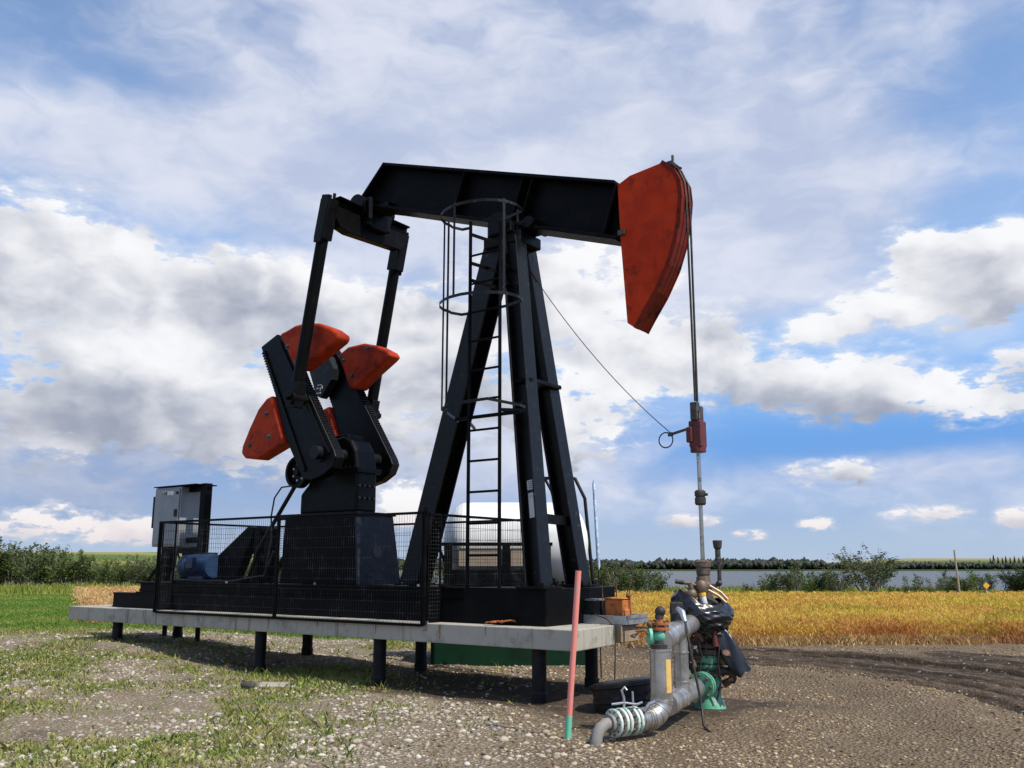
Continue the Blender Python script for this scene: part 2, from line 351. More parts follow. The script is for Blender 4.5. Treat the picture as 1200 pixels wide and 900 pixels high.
_, OFF = trk_d(GX, GY)
zd = gme.color_attributes.new('zone_d', 'FLOAT_COLOR', 'POINT'); zd.data.foreach_set('color', np.stack([np.clip(OFF, -30, 30), trk_d.along, 1 - sstep(np.abs(OFF), 3., 4.5), verge*0+1], -1).astype('f4').ravel())
def ground_mat():
    m, nt, b = newmat('gravel_earth_and_fields')
    pos = nt.node('ShaderNodeNewGeometry').outputs['Position']
    A = nt.node('ShaderNodeAttribute', attribute_name='zone_a'); B = nt.node('ShaderNodeAttribute', attribute_name='zone_b'); Cc = nt.node('ShaderNodeAttribute', attribute_name='zone_c')
    s = nt.sep(A.outputs['Color']); mud_shade_f, weedf, cropf = s[0], s[1], s[2]; lawnf = A.outputs['Alpha']
    flat = nt.vm('MULTIPLY', pos, (1, 1, .3))
    n_big = nt.noise(flat, .7, 5, .6); n_mid = nt.noise(flat, 5., 5, .65); n_fine = nt.noise(flat, 60., 3, .6)
    # pebbles
    wp = nt.vm('ADD', flat, nt.vm('SCALE', nt.node('ShaderNodeTexNoise').outputs['Color'], scale=.0))
    pc = nt.node('ShaderNodeTexVoronoi', feature='F1'); nt.put(pc.inputs['Vector'], wp); pc.inputs['Scale'].default_value = 24
    pcol = nt.sep(pc.outputs['Color']); pd = pc.outputs['Distance']
    pc2 = nt.node('ShaderNodeTexVoronoi', feature='F1'); nt.put(pc2.inputs['Vector'], flat); pc2.inputs['Scale'].default_value = 62
    pcol2 = nt.sep(pc2.outputs['Color'])
    peb = nt.mix(pcol[0], (.20, .165, .105), (.57, .50, .36))
    peb = nt.mix(nt.ss(pcol[1], .75, .9), peb, (.72, .68, .60))
    peb2 = nt.mix(pcol2[0], (.18, .14, .10), (.48, .415, .32))
    peb = nt.mix(nt.ss(n_mid, .45, .58), peb, peb2)
    earth = nt.mix(n_mid, (.18, .135, .09), (.31, .245, .17))
    brown = nt.sep(Cc.outputs['Color'])[1]
    peb = nt.mix(nt.m('MULTIPLY', brown, .68), peb, nt.mix(n_mid, (.125, .080, .043), (.28, .20, .115)))
    stain = nt.ss(nt.noise(flat, .9, 5, .65), .54, .68); n_patch = nt.noise(flat, 1.7, 4, .6)
    earth = nt.mix(nt.m('MULTIPLY', stain, .55), earth, (.085, .062, .042))
    earth = nt.mix(nt.m('MULTIPLY', brown, .75), earth, (.135, .090, .050))
    DD = nt.sep(nt.node('ShaderNodeAttribute', attribute_name='zone_d').outputs['Color'])
    tyre = nt.noise(nt.comb(nt.m('MULTIPLY', DD[0], 6.5), nt.m('MULTIPLY', DD[1], .35), 0.), 1., 4, .6)
    tyre = nt.m('MULTIPLY_ADD', nt.m('SUBTRACT', tyre, .5), DD[2], .5)
    grav = nt.mix(nt.ss(nt.m('ADD', pd, nt.m('MULTIPLY', n_patch, .8)), .66, .88), peb, earth)
    mud_shade_c = nt.mix(nt.ss(nt.m('MULTIPLY_ADD', tyre, .75, nt.m('MULTIPLY', n_mid, .25)), .40, .62), (.034, .024, .016), (.125, .088, .058))
    mud_shade_c = nt.mix(nt.m('MULTIPLY', nt.ss(pcol[2], .93, .98), nt.ss(n_mid, .45, .6)), mud_shade_c, (.30, .26, .20))
    mm = nt.ss(nt.m('ADD', mud_shade_f, nt.m('MULTIPLY', nt.m('SUBTRACT', n_mid, .5), .9)), .3, .7)
    c = nt.mix(mm, grav, mud_shade_c)
    wm = nt.ss(nt.m('ADD', weedf, nt.m('MULTIPLY', nt.m('SUBTRACT', n_mid, .5), 2.4)), .45, .95)
    c = nt.mix(nt.m('MULTIPLY', wm, .75), c, nt.mix(n_fine, (.06, .085, .02), (.20, .21, .07)))
    c = nt.mix(cropf, c, nt.mix(n_mid, (.34, .19, .05), (.55, .37, .10)))
    c = nt.mix(lawnf, c, nt.mix(nt.ss(nt.noise(flat, .25, 3), .35, .65), (.055, .135, .016), (.12, .22, .025)))
    c = nt.mix(nt.sep(Cc.outputs['Color'])[0], c, nt.mix(n_mid, (.17, .20, .03), (.34, .31, .07)))
    c = nt.mix(B.outputs['Alpha'], c, nt.mix(nt.m('MULTIPLY', nt.noise(pos, .02, 4), .6), B.outputs['Color'], (.05, .08, .02)))
    nt.put(b.inputs['Base Color'], c); b.inputs['Roughness'].default_value = .93; b.inputs['Specular IOR Level'].default_value = .2
    h = nt.m('ADD', nt.m('MULTIPLY', nt.m('SUBTRACT', 1., pd), nt.m('MULTIPLY_ADD', mm, -.5, 1.)), nt.m('ADD', nt.m('MULTIPLY', n_mid, .9), nt.m('MULTIPLY_ADD', n_fine, .5, nt.m('MULTIPLY', nt.m('MULTIPLY', tyre, mm), 1.5))))
    nt.put(b.inputs['Normal'], nt.bump(h, 1., .045))
    return m
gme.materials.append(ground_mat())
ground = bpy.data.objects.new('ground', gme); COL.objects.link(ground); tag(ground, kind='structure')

def water_mat():
    m, nt, b = newmat('lake_water')
    p = nt.node('ShaderNodeNewGeometry').outputs['Position']
    n = nt.noise(nt.vm('MULTIPLY', p, (.25, .9, 1)), 1., 4, .6)
    b.inputs['Base Color'].default_value = (.060, .066, .070, 1); b.inputs['Roughness'].default_value = .38
    b.inputs['Specular IOR Level'].default_value = .5
    nt.put(b.inputs['Normal'], nt.bump(n, .55, .4)); return m
wx = axis([(-9000, -600, 4), (-600, 600, 12), (600, 9000, 4)]); wy = axis([(66.5, 600, 12), (600, 640, 2)])
WX, WY = np.meshgrid(wx, wy)
wme = grid_mesh('lake_water', WX, WY, WX*0 - 1.2); wme.materials.append(water_mat())
lake = bpy.data.objects.new('lake_water', wme); COL.objects.link(lake); tag(lake, kind='structure')

# ------------------------------------------------------------------ scattered stuff as single meshes
def np_object(name, V, F, mat, kind=None, label=None, cat=None, attr=None):
    me = bpy.data.meshes.new(name); k = F.shape[1]
    me.vertices.add(len(V)); me.vertices.foreach_set('co', V.astype('f4').ravel())
    me.loops.add(F.size); me.loops.foreach_set('vertex_index', F.astype('i4').ravel())
    me.polygons.add(len(F)); me.polygons.foreach_set('loop_start', np.arange(0, F.size, k, dtype='i4'))
    me.update(calc_edges=True); me.materials.append(mat)
    o = bpy.data.objects.new(name, me); COL.objects.link(o); return tag(o, label, cat, None, kind)
def ico():
    bm = bmesh.new(); bmesh.ops.create_icosphere(bm, subdivisions=1, radius=1)
    v = np.array([p.co[:] for p in bm.verts]); f = np.array([[q.index for q in p.verts] for p in bm.faces]); bm.free(); return v, f
IV, IF = ico()
def blades(P, n, hgt, spread, width, lean, seed):
    """n triangular blades per point; P (N,3)"""
    g = np.random.default_rng(seed); N = len(P)*n; B = np.repeat(P, n, 0)
    hh = np.repeat(hgt, n)*g.uniform(.55, 1.1, N); a = g.uniform(0, 2*np.pi, N); sp = np.repeat(spread, n)*np.sqrt(g.random(N))
    base = B + np.stack([np.cos(a)*sp, np.sin(a)*sp, np.full(N, -.01)], -1)
    la = g.uniform(0, 2*np.pi, N); lm = hh*lean*g.uniform(.2, 1.2, N)
    tip = base + np.stack([np.cos(la)*lm, np.sin(la)*lm, hh], -1)
    w = np.repeat(width, n)*g.uniform(.6, 1.3, N); wa = g.uniform(0, np.pi, N); wd = np.stack([np.cos(wa)*w, np.sin(wa)*w, 0*w], -1)
    mid = base*.45 + tip*.55 - np.stack([np.cos(la)*lm*.18, np.sin(la)*lm*.18, 0*lm], -1)
    V = np.stack([base - wd*.5, base + wd*.5, mid + wd*.55, tip, mid - wd*.55], 1).reshape(-1, 3)
    i = np.arange(N)[:, None]*5
    return V, np.concatenate([i, i+1, i+2, i+3, i+4], 1)

# loose stones
N = 60000
sx = RNG.uniform(-10, 10.5, N); sy = 6.8 + 15*RNG.random(N)**1.35
keep = np.abs(sx) < sy*.66
mu, we, cr, la_, _, dd, _ = masks(sx, sy)
side = np.where(sx < 1., 1., .9)
keep &= (RNG.random(N) < side)
keep &= (cr < .2) & (la_ < .2) & (RNG.random(N) > mu*1.02) & (fbm(sx, sy, .8, 4, 31) + .35*fbm(sx, sy, 3.5, 2, 33) + RNG.random(N)*.30 > .80)
sx, sy = sx[keep], sy[keep]; N = len(sx)
sr = .009 + .030*RNG.random(N)**2.2*np.where(sx < 1, .9, .5) + .022*((RNG.random(N) > .982) & (sx < .5))
sz = ground_h(sx, sy)
rot = RNG.uniform(0, 2*np.pi, N); cs, sn = np.cos(rot)[:, None], np.sin(rot)[:, None]
vv = IV[None]*(1 + .32*(RNG.random((N, len(IV), 1)) - .5))
ex = RNG.uniform(.75, 1.45, (N, 1)); ez = RNG.uniform(.4, .8, (N, 1))
X_ = vv[..., 0]*ex; Y_ = vv[..., 1]; Z_ = vv[..., 2]*ez
V = np.stack([(X_*cs - Y_*sn)*sr[:, None] + sx[:, None], (X_*sn + Y_*cs)*sr[:, None] + sy[:, None], Z_*sr[:, None] + sz[:, None] + sr[:, None]*.05], -1).reshape(-1, 3)
F = (IF[None] + (np.arange(N)*len(IV))[:, None, None]).reshape(-1, 3)
def stone_mat():
    m, nt, b = newmat('mixed_pebbles'); g = nt.node('ShaderNodeNewGeometry'); i = g.outputs['Random Per Island']
    r = nt.node('ShaderNodeValToRGB'); nt.put(r.inputs[0], i); e = r.color_ramp.elements
    e[0].color = (.15, .115, .08, 1); e[1].color = (.66, .62, .54, 1)
    for p_, c_ in ((.25, (.28, .22, .155)), (.5, (.44, .38, .29)), (.7, (.36, .34, .30)), (.88, (.58, .52, .42))): q = e.new(p_); q.color = (*c_, 1)
    sc_ = nt.mix(nt.m('MULTIPLY', nt.noise(g.outputs['Position'], 70, 3), .4), r.outputs[0], (.2, .17, .13))
    xw = nt.ss(nt.sep(g.outputs['Position'])[0], -1.5, 2.5)          # browner stone was spread on the well side
    nt.put(b.inputs['Base Color'], nt.mix(xw, sc_, nt.mix(1., sc_, (.90, .76, .58), 'MULTIPLY')))
    b.inputs['Roughness'].default_value = .85; b.inputs['Specular IOR Level'].default_value = .25; return m
np_object('gravel_stones', V, F, stone_mat(), 'stuff', 'loose pale and brown pebbles scattered over the bare pad', 'gravel')

N = 26000; cx_ = RNG.uniform(-2, 12, N); cy_ = 7.5 + 12*RNG.random(N)**1.2
mu, we, cr, la_, _, _, _ = masks(cx_, cy_)
k = (np.abs(cx_) < cy_*.66) & (RNG.random(N) < .10 + .8*(fbm(cx_, cy_, .7, 3, 35) - .38) - mu*.15) & (cr < .2); cx_, cy_ = cx_[k], cy_[k]; N = len(cx_)
cr_s = .007 + .013*RNG.random(N)**2.5; cz_ = ground_h(cx_, cy_)
vv = IV[None]*(1 + .7*(RNG.random((N, len(IV), 1)) - .5))
V = vv*cr_s[:, None, None]*np.array([1.2, 1., .7]) + np.stack([cx_, cy_, cz_ + cr_s*.25], -1)[:, None]
F = (IF[None] + (np.arange(N)*len(IV))[:, None, None]).reshape(-1, 3)
def clod_mat():
    m, nt, b = newmat('soil_clods'); g = nt.node('ShaderNodeNewGeometry')
    nt.put(b.inputs['Base Color'], nt.mix(g.outputs['Random Per Island'], (.055, .036, .022), (.24, .17, .10))); b.inputs['Roughness'].default_value = .95; b.inputs['Specular IOR Level'].default_value = .1; return m
np_object('soil_clods', V.reshape(-1, 3), F, clod_mat(), 'stuff', 'brown crumbs of soil on the dirt track and round the well', 'soil')

WEED = leafmat('roadside_weeds', (.11, .17, .025), (.30, .33, .08), (.34, .31, .11), trans=.2, pscale=1.4)
LAWNM = leafmat('lawn_blades', (.085, .17, .022), (.16, .26, .04), (.22, .27, .055), trans=.25, pscale=.35)
CROPM = leafmat('ripening_crop', (.62, .41, .065), (.78, .58, .14), (.60, .31, .07), trans=.3, pscale=.45)
CROPG = leafmat('ripening_crop_green', (.56, .40, .045), (.72, .54, .10), (.38, .34, .05), trans=.3, pscale=.5)
# weeds on the pad
N = 60000; px = RNG.uniform(-14, 0, N); py = 7.2 + 15*RNG.random(N)
mu, we, cr, la_, ve, _, _ = masks(px, py)
k = (np.abs(px) < py*.66) & (RNG.random(N) < we*1.1 + .03) & (cr < .3)
P = np.stack([px[k], py[k], ground_h(px[k], py[k])], -1)
V, F = blades(P, 5, RNG.uniform(.02, .075, len(P))*np.where(RNG.random(len(P)) > .93, 1.9, 1), np.full(len(P), .07), RNG.uniform(.007, .020, len(P)), 1.1, 3)
np_object('pad_weeds', V, F, WEED, 'stuff', 'low green weeds growing through the gravel at the near left', 'weeds')
# mown grass and verge on the left
N = 80000; t = RNG.random(N); py = 20.3 + 26*t**1.5; px = RNG.uniform(-.66, -.0, N)*py
mu, we, cr, la_, ve, _, _ = masks(px, py)
k = (la_ > RNG.random(N)*.9) & (RNG.random(N) < 1.2 - .6*t)
P = np.stack([px[k], py[k], ground_h(px[k], py[k])], -1)
V, F = blades(P, 4, RNG.uniform(.03, .08, len(P)), np.full(len(P), .12), .012 + .0006*P[:, 1], .7, 4)
np_object('lawn_grass', V, F, LAWNM, 'stuff', 'short mown green grass left of the pump', 'grass')
N = 9000; px = RNG.uniform(-42, 30, N); py = RNG.uniform(47, 65, N)
P = np.stack([px, py, ground_h(px, py)], -1)
V, F = blades(P, 4, RNG.uniform(.15, .5, N), np.full(N, .25), np.full(N, .05), .5, 5)
np_object('verge_grass', V, F, leafmat('verge_blades', (.20, .24, .035), (.34, .33, .07), (.14, .19, .03), trans=.25), 'stuff', 'tall yellowing grass along the foot of the hedge', 'grass')
# crop: two tints mixed in patches, each one mesh
N = 230000; t = RNG.random(N); py = 19.9 + 27.8*t**1.5; px = RNG.uniform(-.56, .68, N)*py
mu, we, cr, la_, ve, _, _ = masks(px, py)
k = cr > RNG.random(N)*.8 + .1
px, py = px[k], py[k]
pat = fbm(px, py*.6, .35, 5, 41) + .35*(RNG.random(len(px)) - .5)
edge = py - 20.6
rowx = px/py; red = (edge + 1.6*(RNG.random(len(px))-.5) + 6.5*(fbm(px, py, .33, 4, 47)-.5) < .7) & (rowx > -.40)
CROPR = leafmat('ripening_crop_red', (.54, .26, .065), (.66, .38, .10), (.46, .19, .06), trans=.3, pscale=.6)
for nm, sel, mt, lb in (('golden_crop', (pat >= .44) & (rowx > -.40) & ~red, CROPM, 'ripe golden field crop turning orange behind the well'), ('reddish_crop', red, CROPR, 'reddish brown front fringe of the ripening field crop'), ('greenish_crop', (pat < .44) & (rowx > -.40) & ~red, CROPG, 'yellow green patches of the same ripening field crop'),
                        ('tan_crop', rowx <= -.40, leafmat('tan_stubble', (.62, .42, .17), (.74, .54, .26), (.55, .30, .12), trans=.3), 'pale tan strip of dry crop left of the concrete slab')):
    n_ = int(sel.sum()); top = RNG.uniform(.24, .44, n_)*np.clip(.45 + edge[sel]*.45, .35, 1)
    x_ = px[sel]; y_ = py[sel]; z_ = ground_h(x_, y_) + top*RNG.random(n_)**.6
    V, F = blades(np.stack([x_, y_, z_], -1), 5, RNG.uniform(.05, .12, n_), np.full(n_, .13), .008 + .0007*(y_ - 15), 1.3, 6)
    np_object(nm, V, F, mt, 'stuff', lb, 'crop')
# dry stubble fringe at the field edge
N = 8000; px = RNG.uniform(-1.5, 24, N); py = 20.0 + RNG.normal(0, .22, N) + .05*np.clip(px, 0, 20)
P = np.stack([px, py, ground_h(px, py)], -1)
V, F = blades(P, 4, RNG.uniform(.06, .24, N), np.full(N, .1), np.full(N, .016), .8, 8)
np_object('dry_fringe_grass', V, F, leafmat('dry_grass', (.46, .26, .09), (.56, .42, .20), (.36, .16, .06), trans=.15), 'stuff', 'dry straw coloured grass along the field edge', 'grass')

# ------------------------------------------------------------------ shrubs and trees
WILL = [leafmat('willow_leaves', (.062, .11, .020), (.17, .225, .05), (.10, .13, .032), trans=.3, pscale=.9),
        leafmat('poplar_leaves', (.040, .070, .018), (.12, .155, .050), (.075, .09, .03), trans=.3, pscale=.9),
        leafmat('dark_leaves', (.016, .034, .010), (.05, .075, .02), (.028, .045, .012), trans=.2, pscale=.9)]
def shrub_proto(seed, h, w, stems, nleaf, lsize, sparse=0., upright=.6):
    g = random.Random(seed); tr = MB(); pts = []
    for i in range(stems):
        a = g.uniform(0, 6.28); rb = g.uniform(0, .12)*w; top = h*g.uniform(.62, 1.0); out = w*.5*g.uniform(.15, 1.0)*(1.25 - .5*top/h)
        p = [Vector((math.cos(a)*rb, math.sin(a)*rb, -.1))]
        for j in range(1, 5):
            f = j/4; p.append(Vector((math.cos(a)*(rb + out*f**1.4) + g.uniform(-.06, .06)*w, math.sin(a)*(rb + out*f**1.4) + g.uniform(-.06, .06)*w, top*f)))
        tr.tube(p, [.035*h/3, .028*h/3, .02*h/3, .012*h/3, .005*h/3], 5, cap=False)
        for q in range(7):
            f = g.uniform(.28, 1); k = min(3, int(f*4)); b = p[k].lerp(p[k+1], f*4-k); a2 = a + g.uniform(-1.5, 1.5); L = w*g.uniform(.10, .28)
            e = b + Vector((math.cos(a2)*L, math.sin(a2)*L, L*g.uniform(.3, 1.3)*upright*1.6))
            tr.tube([b, (b+e)/2 + Vector((0, 0, .03)), e], [.010*h/3, .007*h/3, .003*h/3], 4, cap=False)
            pts.append((b, e, f))
    rg = np.random.default_rng(seed); V = []; 
    idx = rg.integers(0, len(pts), nleaf)
    cl = rg.random(len(pts)) > sparse
    for i in idx:
        if not cl[i]: continue
        b, e, f = pts[i]; c = b.lerp(e, rg.random()**.7*1.1); s = lsize*rg.uniform(.6, 1.3)
        c = c + Vector(rg.normal(0, 1, 3))*lsize*(1.1 if f < .85 else .55)
        d = Vector(rg.normal(0, 1, 3)); d.z = abs(d.z)*.8 - .2; d.normalize(); q = d.orthogonal().normalized(); q.rotate(Matrix.Rotation(rg.uniform(0, 6.28), 3, d))
        V += [c - d*s*.6, c + q*s*.26, c + d*s*.6, c - q*s*.26]
    V = np.array([v[:] for v in V]); V[:, 2] = np.maximum(V[:, 2], .02)
    return tr, V, np.arange(len(V)).reshape(-1, 4)
def shrub_obj(seed, name, label, group, lm, h, w, stems, nleaf, lsize, sparse=0., up=.6, cat='shrub'):
    tr, V, F = shrub_proto(seed, h, w, stems, nleaf, lsize, sparse, up)
    r = thing(name, label, cat, (0, 0, 0), False, group)
    tr.build('trunk', BARK, r)
    c = np_object('crown', V, F, lm); c.parent = r
    return r
def dup(root, loc, rz, s, label=None, group=None):
    r = root.copy(); COL.objects.link(r); r.location = loc; r.rotation_euler = (0, 0, rz); r.scale = s if isinstance(s, tuple) else (s, s, s)
    if label: r['label'] = label
    if group: r['group'] = group
    for ch in root.children: c = ch.copy(); COL.objects.link(c); c.parent = r
    return r
used = set()
def plant(proto, x, y, rz, s, label, group=None):
    if proto.name not in used:
        used.add(proto.name); proto.location = (x, y, hz(x, y) - .02); proto.rotation_euler = (0, 0, rz); proto.scale = s if isinstance(s, tuple) else (s, s, s)
        proto['label'] = label
        if group: proto['group'] = group
        elif 'group' in proto: del proto['group']
        return proto
    r = dup(proto, (x, y, hz(x, y) - .02), rz, s, label, group)
    if not group and 'group' in r: del r['group']
    return r
HW = [shrub_obj(11+i, 'willow_shrub', 'x', 'hedge', WILL[i % 2], 3.0, 2.4, 16, 1800, .17, .20) for i in range(4)]
g = random.Random(5)
for i in range(62):
    px = -40 + i*6.6 + g.uniform(-3, 3)              # along the hedge line, left to right
    y = 61.5 + g.uniform(-1.6, 2.4); x = (px-600)/1055*y
    hs = .80 - .26*max(0, min(1, (px-50)/70)) + g.uniform(-.10, .12)
    if px > 330: hs = .52 + g.uniform(-.06, .06)
    plant(HW[i % 4], x, y, g.uniform(0, 6.28), (hs*1.25, hs*1.25, hs*g.uniform(.86, 1.12)), 'leafy willow shrub in the dense hedge row at the far left beyond the lawn' if px < 190 else 'low willow shrub in the row glimpsed behind the machine', 'willow shrubs in the left hedge' if px < 190 else 'willow shrubs behind the machine')
MID = [shrub_obj(31+i, 'willow_bush', 'x', 'bushes', WILL[1-i % 2], 2.0, 2.2, 9, 1900, .14, .1) for i in range(3)]
for i, (px, hs) in enumerate(((430, .62), (462, .75), (498, .8), (530, .75), (566, .8), (610, .8), (650, .85), (684, .86), (702, .92), (717, .80), (733, .84), (748, .76), (763, .66))):
    y = 50 + g.uniform(-1, 1.5); plant(MID[i % 3], (px-600)/1055*y, y, g.uniform(0, 6), hs, 'rounded willow bush on the bank behind the pump legs, beyond the golden field', 'bank bushes behind the pump')
for i, (px, hs) in enumerate(((868, 0.36), (893, 0.54), (905, 0.65), (922, 0.73), (940, 0.63), (955, 0.69), (972, 0.66))):
    y = 50 + g.uniform(-1, 2); plant(MID[i % 3], (px-600)/1055*y, y, g.uniform(0, 6), hs, 'willow bush on the lake bank between the well head and the tall loose bush', 'bank bushes right of the well head')
BIG = shrub_obj(71, 'tall_bush', 'x', None, WILL[1], 3.3, 3.0, 18, 5600, .125, .2, .8)
plant(BIG, (1008-600)/1055*49, 49, .4, (1.05, 1.0, .72), 'tallest loose open bush on the bank, standing up against the sky')
THIN = [shrub_obj(81+i, 'thin_sapling', 'x', 'saplings', WILL[1], 2.2, 1.5, 6, 800, .13, .3, .9) for i in range(2)]
for i, (px, hs) in enumerate(((975, 0.80), (925, 0.76), (1056, 0.56), (1068, 0.50), (1082, 0.50), (1094, 0.58))):
    y = 48.6 + g.uniform(-.4, 1); plant(THIN[i % 2], (px-600)/1055*y, y, g.uniform(0, 6), hs, 'thin sparse sapling with the lake showing through its leaves', 'thin saplings on the bank')
for i, (px, hs) in enumerate(((1106, 0.54), (1122, 0.66), (1140, 0.63), (1098, 0.40), (1075, 0.30), (1052, 0.30), (1036, 0.29))):
    y = 50.5 + g.uniform(-.6, 1); plant(MID[i % 3], (px-600)/1055*y, y, g.uniform(0, 6), hs, 'low bush on the bank around the thin pole', 'low bushes around the pole')
DRK = [shrub_obj(91+i, 'dark_bush', 'x', 'dark bushes', WILL[2], 2.0, 2.4, 12, 3000, .14, .02) for i in range(2)]
for i, (px, hs) in enumerate(((1172, 0.58), (1186, 0.68), (1200, 0.72), (1216, 0.76), (1235, 0.72))):
    y = 47.5 + g.uniform(-.4, 1); plant(DRK[i % 2], (px-600)/1055*y, y, g.uniform(0, 6), hs, 'dense dark bush in the clump at the far right edge beside the yellow sign', 'dark bushes at the right edge')

# far forest across the lake: reads as one mass
FORM = leafmat('far_forest', (.024, .032, .020), (.042, .050, .030), (.040, .042, .030), trans=.1, pscale=.05)
N = 8000; V_, F_ = [], []; rg = np.random.default_rng(55)
r_ = rg.uniform(-.20, .62, N); fy = rg.uniform(612, 690, N); fx = r_*fy
lf = .75 + .5*fbm(fx, fy, .02, 3, 77)
hh = rg.uniform(2.6, 5.6, N)*lf*(1 + .25*(rg.random(N) > .96))*np.where(r_ > .34, .62, 1.)*np.where(r_ < .07, 1.05, 1.)*np.where(np.abs(r_ - .145) < .012, .7, 1.)
fz = ground_h(fx, fy) + rg.uniform(-.2, 1.6, N); fw = hh*rg.uniform(.30, .55, N); nv = len(IV)
q = IV[None]*(1 + 1.0*(rg.random((N, nv, 1)) - .5))
FV_ = np.stack([q[..., 0]*fw[:, None] + fx[:, None], q[..., 1]*fw[:, None] + fy[:, None], (q[..., 2]*.5 + .5)*hh[:, None] + fz[:, None]], -1).reshape(-1, 3)
FF_ = (IF[None] + (np.arange(N)*nv)[:, None, None]).reshape(-1, 3)
np_object('far_forest', FV_, FF_, FORM, 'stuff', 'dark wooded far shore across the lake', 'forest')
SPM = leafmat('spruce_needles', (.012, .026, .010), (.028, .045, .016), (.02, .034, .012), trans=.1)
def spruce():
    g2 = np.random.default_rng(3); V = []; F = []
    for k in range(46):
        f = k/46; z = .8 + 8.2*f; r = 1.7*(1-f)**.8 + .12
        for j in range(7):
            a = g2.uniform(0, 6.28); L = r*g2.uniform(.7, 1.15); i0 = len(V)
            d = np.array([math.cos(a), math.sin(a), 0]); s = np.array([-d[1], d[0], 0])*.32
            V += [np.array([0, 0, z+.35]), d*L*.6 + s + [0, 0, z], d*L + [0, 0, z-.25], d*L*.6 - s + [0, 0, z]]; F.append([i0, i0+1, i0+2, i0+3])
    return np.array(V), np.array(F)
sv, sf = spruce()
sp0 = thing('spruce_tree', 'dark spruce in the row on the far slope at right', 'tree', (0, 0, 0), False, 'spruces on the far slope')
MB().cyl((0, 0, -.3), (0, 0, 8.6), .16, .03, 6).build('trunk', BARK, sp0)
cr_ = np_object('crown', sv, sf, SPM); cr_.parent = sp0
for i, (px, s) in enumerate(((1150, .9), (1154, 1.15), (1159, 1.0), (1164, .95), (1168, 1.05), (1173, .95), (1178, 1.05), (1183, .95), (1188, 1.08), (1193, 1.0), (1198, 1.1), (1204, 1.0), (1137, .75), (1104, .8), (1062, .75))):
    y = 700 + g.uniform(-8, 14); x = (px-600)/1055*y
    lab = ('dark spruce in the row on the far slope at right' if px > 1145 else 'lone small spruce on the far shore left of the spruce row')
    gr = 'spruces in the row on the far slope' if px > 1145 else 'lone spruces on the far shore'
    if i == 0: sp0.location = (x, y, hz(x, y)); sp0.scale = (s,)*3; sp0['label'] = lab; sp0['group'] = gr
    else: dup(sp0, (x, y, hz(x, y)), g.uniform(0, 6), s, lab, gr)

# ------------------------------------------------------------------ concrete platform on steel piles
plat = thing('concrete_platform', 'long grey concrete slab raised on black steel piles under the pump', 'platform', (-6, 1.1, .0), True)
sl = MB()
def flatpoly(mb, poly, z0, z1):
    n = len(poly); mb.add([(x, y, z0) for x, y in poly] + [(x, y, z1) for x, y in poly],
        [list(range(n-1, -1, -1)), list(range(n, 2*n))] + [(i, (i+1) % n, (i+1) % n + n, i+n) for i in range(n)])
flatpoly(sl, [(0, 0), (-.10, 1.12), (-.36, 1.14), (-.30, 2.05), (-11.5, 2.15), (-11.5, 0)], .655, .905)
sl.build('slab', CONC, plat, bevel=.012, seg=2)
for u, v in ((-10.1, .2), (-6.01, .2), (-3.4, .2), (-.66, .2), (-10.73, 1.9), (-6.83, 1.9), (-4.13, 1.9), (-.93, 1.9)):
    w = M(u, v); z0 = hz(w.x, w.y) - .15
    p = MB().cyl((u, v, z0), (u, v, .655), .092, n=18); p.lathe([(.092, z0), (.104, z0 + .02), (.104, z0 + .26), (.094, z0 + .28)], (u, v, 0), n=18)
    p.build('pile', STEEL, plat)
for u, v in ((-11.26, 1.95), (-10.13, 1.95)):
    w = M(u, v); MB().cyl((u, v, hz(w.x, w.y) - .1), (u, v, .655), .05, n=12).build('pile', STEEL, plat)
st_ = MB(); st_.bx(-11.5, -.36, 2.12, 2.2, .70, .74); 
# rust runs on the edge where the fence drips
RSM = paint('rust_stain', (.22, .135, .07), (.29, .24, .17), rough=.9, scale=14)
for u, w_, h_ in ((-2.12, .05, .22), (-1.35, .03, .12), (-3.3, .025, .17), (-4.5, .03, .13), (-5.6, .035, .19), (-7.4, .028, .14), (-9.0, .03, .18)):
    pl = [(u - w_*.5, .893), (u + w_*.5, .893), (u + w_*.34, .893 - h_*.3), (u + w_*.40, .893 - h_*.55), (u + w_*.14, .893 - h_*.8), (u + w_*.08, .893 - h_), (u - w_*.05, .893 - h_*.97), (u - w_*.16, .893 - h_*.7), (u - w_*.30, .893 - h_*.45), (u - w_*.26, .893 - h_*.2)]
    MB().prism(pl, -.0035, -.0005).build('rust_stain', RSM, plat)

# ------------------------------------------------------------------ pump jack
pj = thing('pump_jack', 'tall black oil pump jack with red orange horse head and counterweights', 'pump jack', (-5.5, 1.2, .905), True)
VC = 1.2
# skid
sk = MB()
sk.ibeam((-10.5, .38, 1.04), (-.62, .38, 1.04), .20, .27, .03, (0, 0, 1)); sk.ibeam((-10.5, 1.95, 1.04), (-.62, 1.95, 1.04), .20, .27, .03, (0, 0, 1))
sk.ibeam((-9.75, .38, 1.275), (-.62, .38, 1.275), .20, .20, .025, (0, 0, 1)); sk.ibeam((-9.75, 1.95, 1.275), (-.62, 1.95, 1.275), .20, .20, .025, (0, 0, 1))
for u in (-10.4, -8.6, -6.6, -4.6, -3.0, -1.5): sk.bx(u-.07, u+.07, .42, 1.91, .92, 1.16)
sk.bx(-.70, -.605, .285, 2.04, .906, 1.372)
sk.bx(-10.48, -.72, .285, .30, .93, 1.15); sk.bx(-1.95, -.62, .278, .296, .91, 1.37)
sk.bx(-7.3, -.72, .40, 1.94, 1.345, 1.36)
skid = sk.build('skid_base', BLK, pj, bevel=.006)
bo = MB()
for u in (-.95, -.72, -2.85, -5.0, -7.2): bo.cyl((u, .37, 1.372), (u, .37, 1.405), .019, n=6)
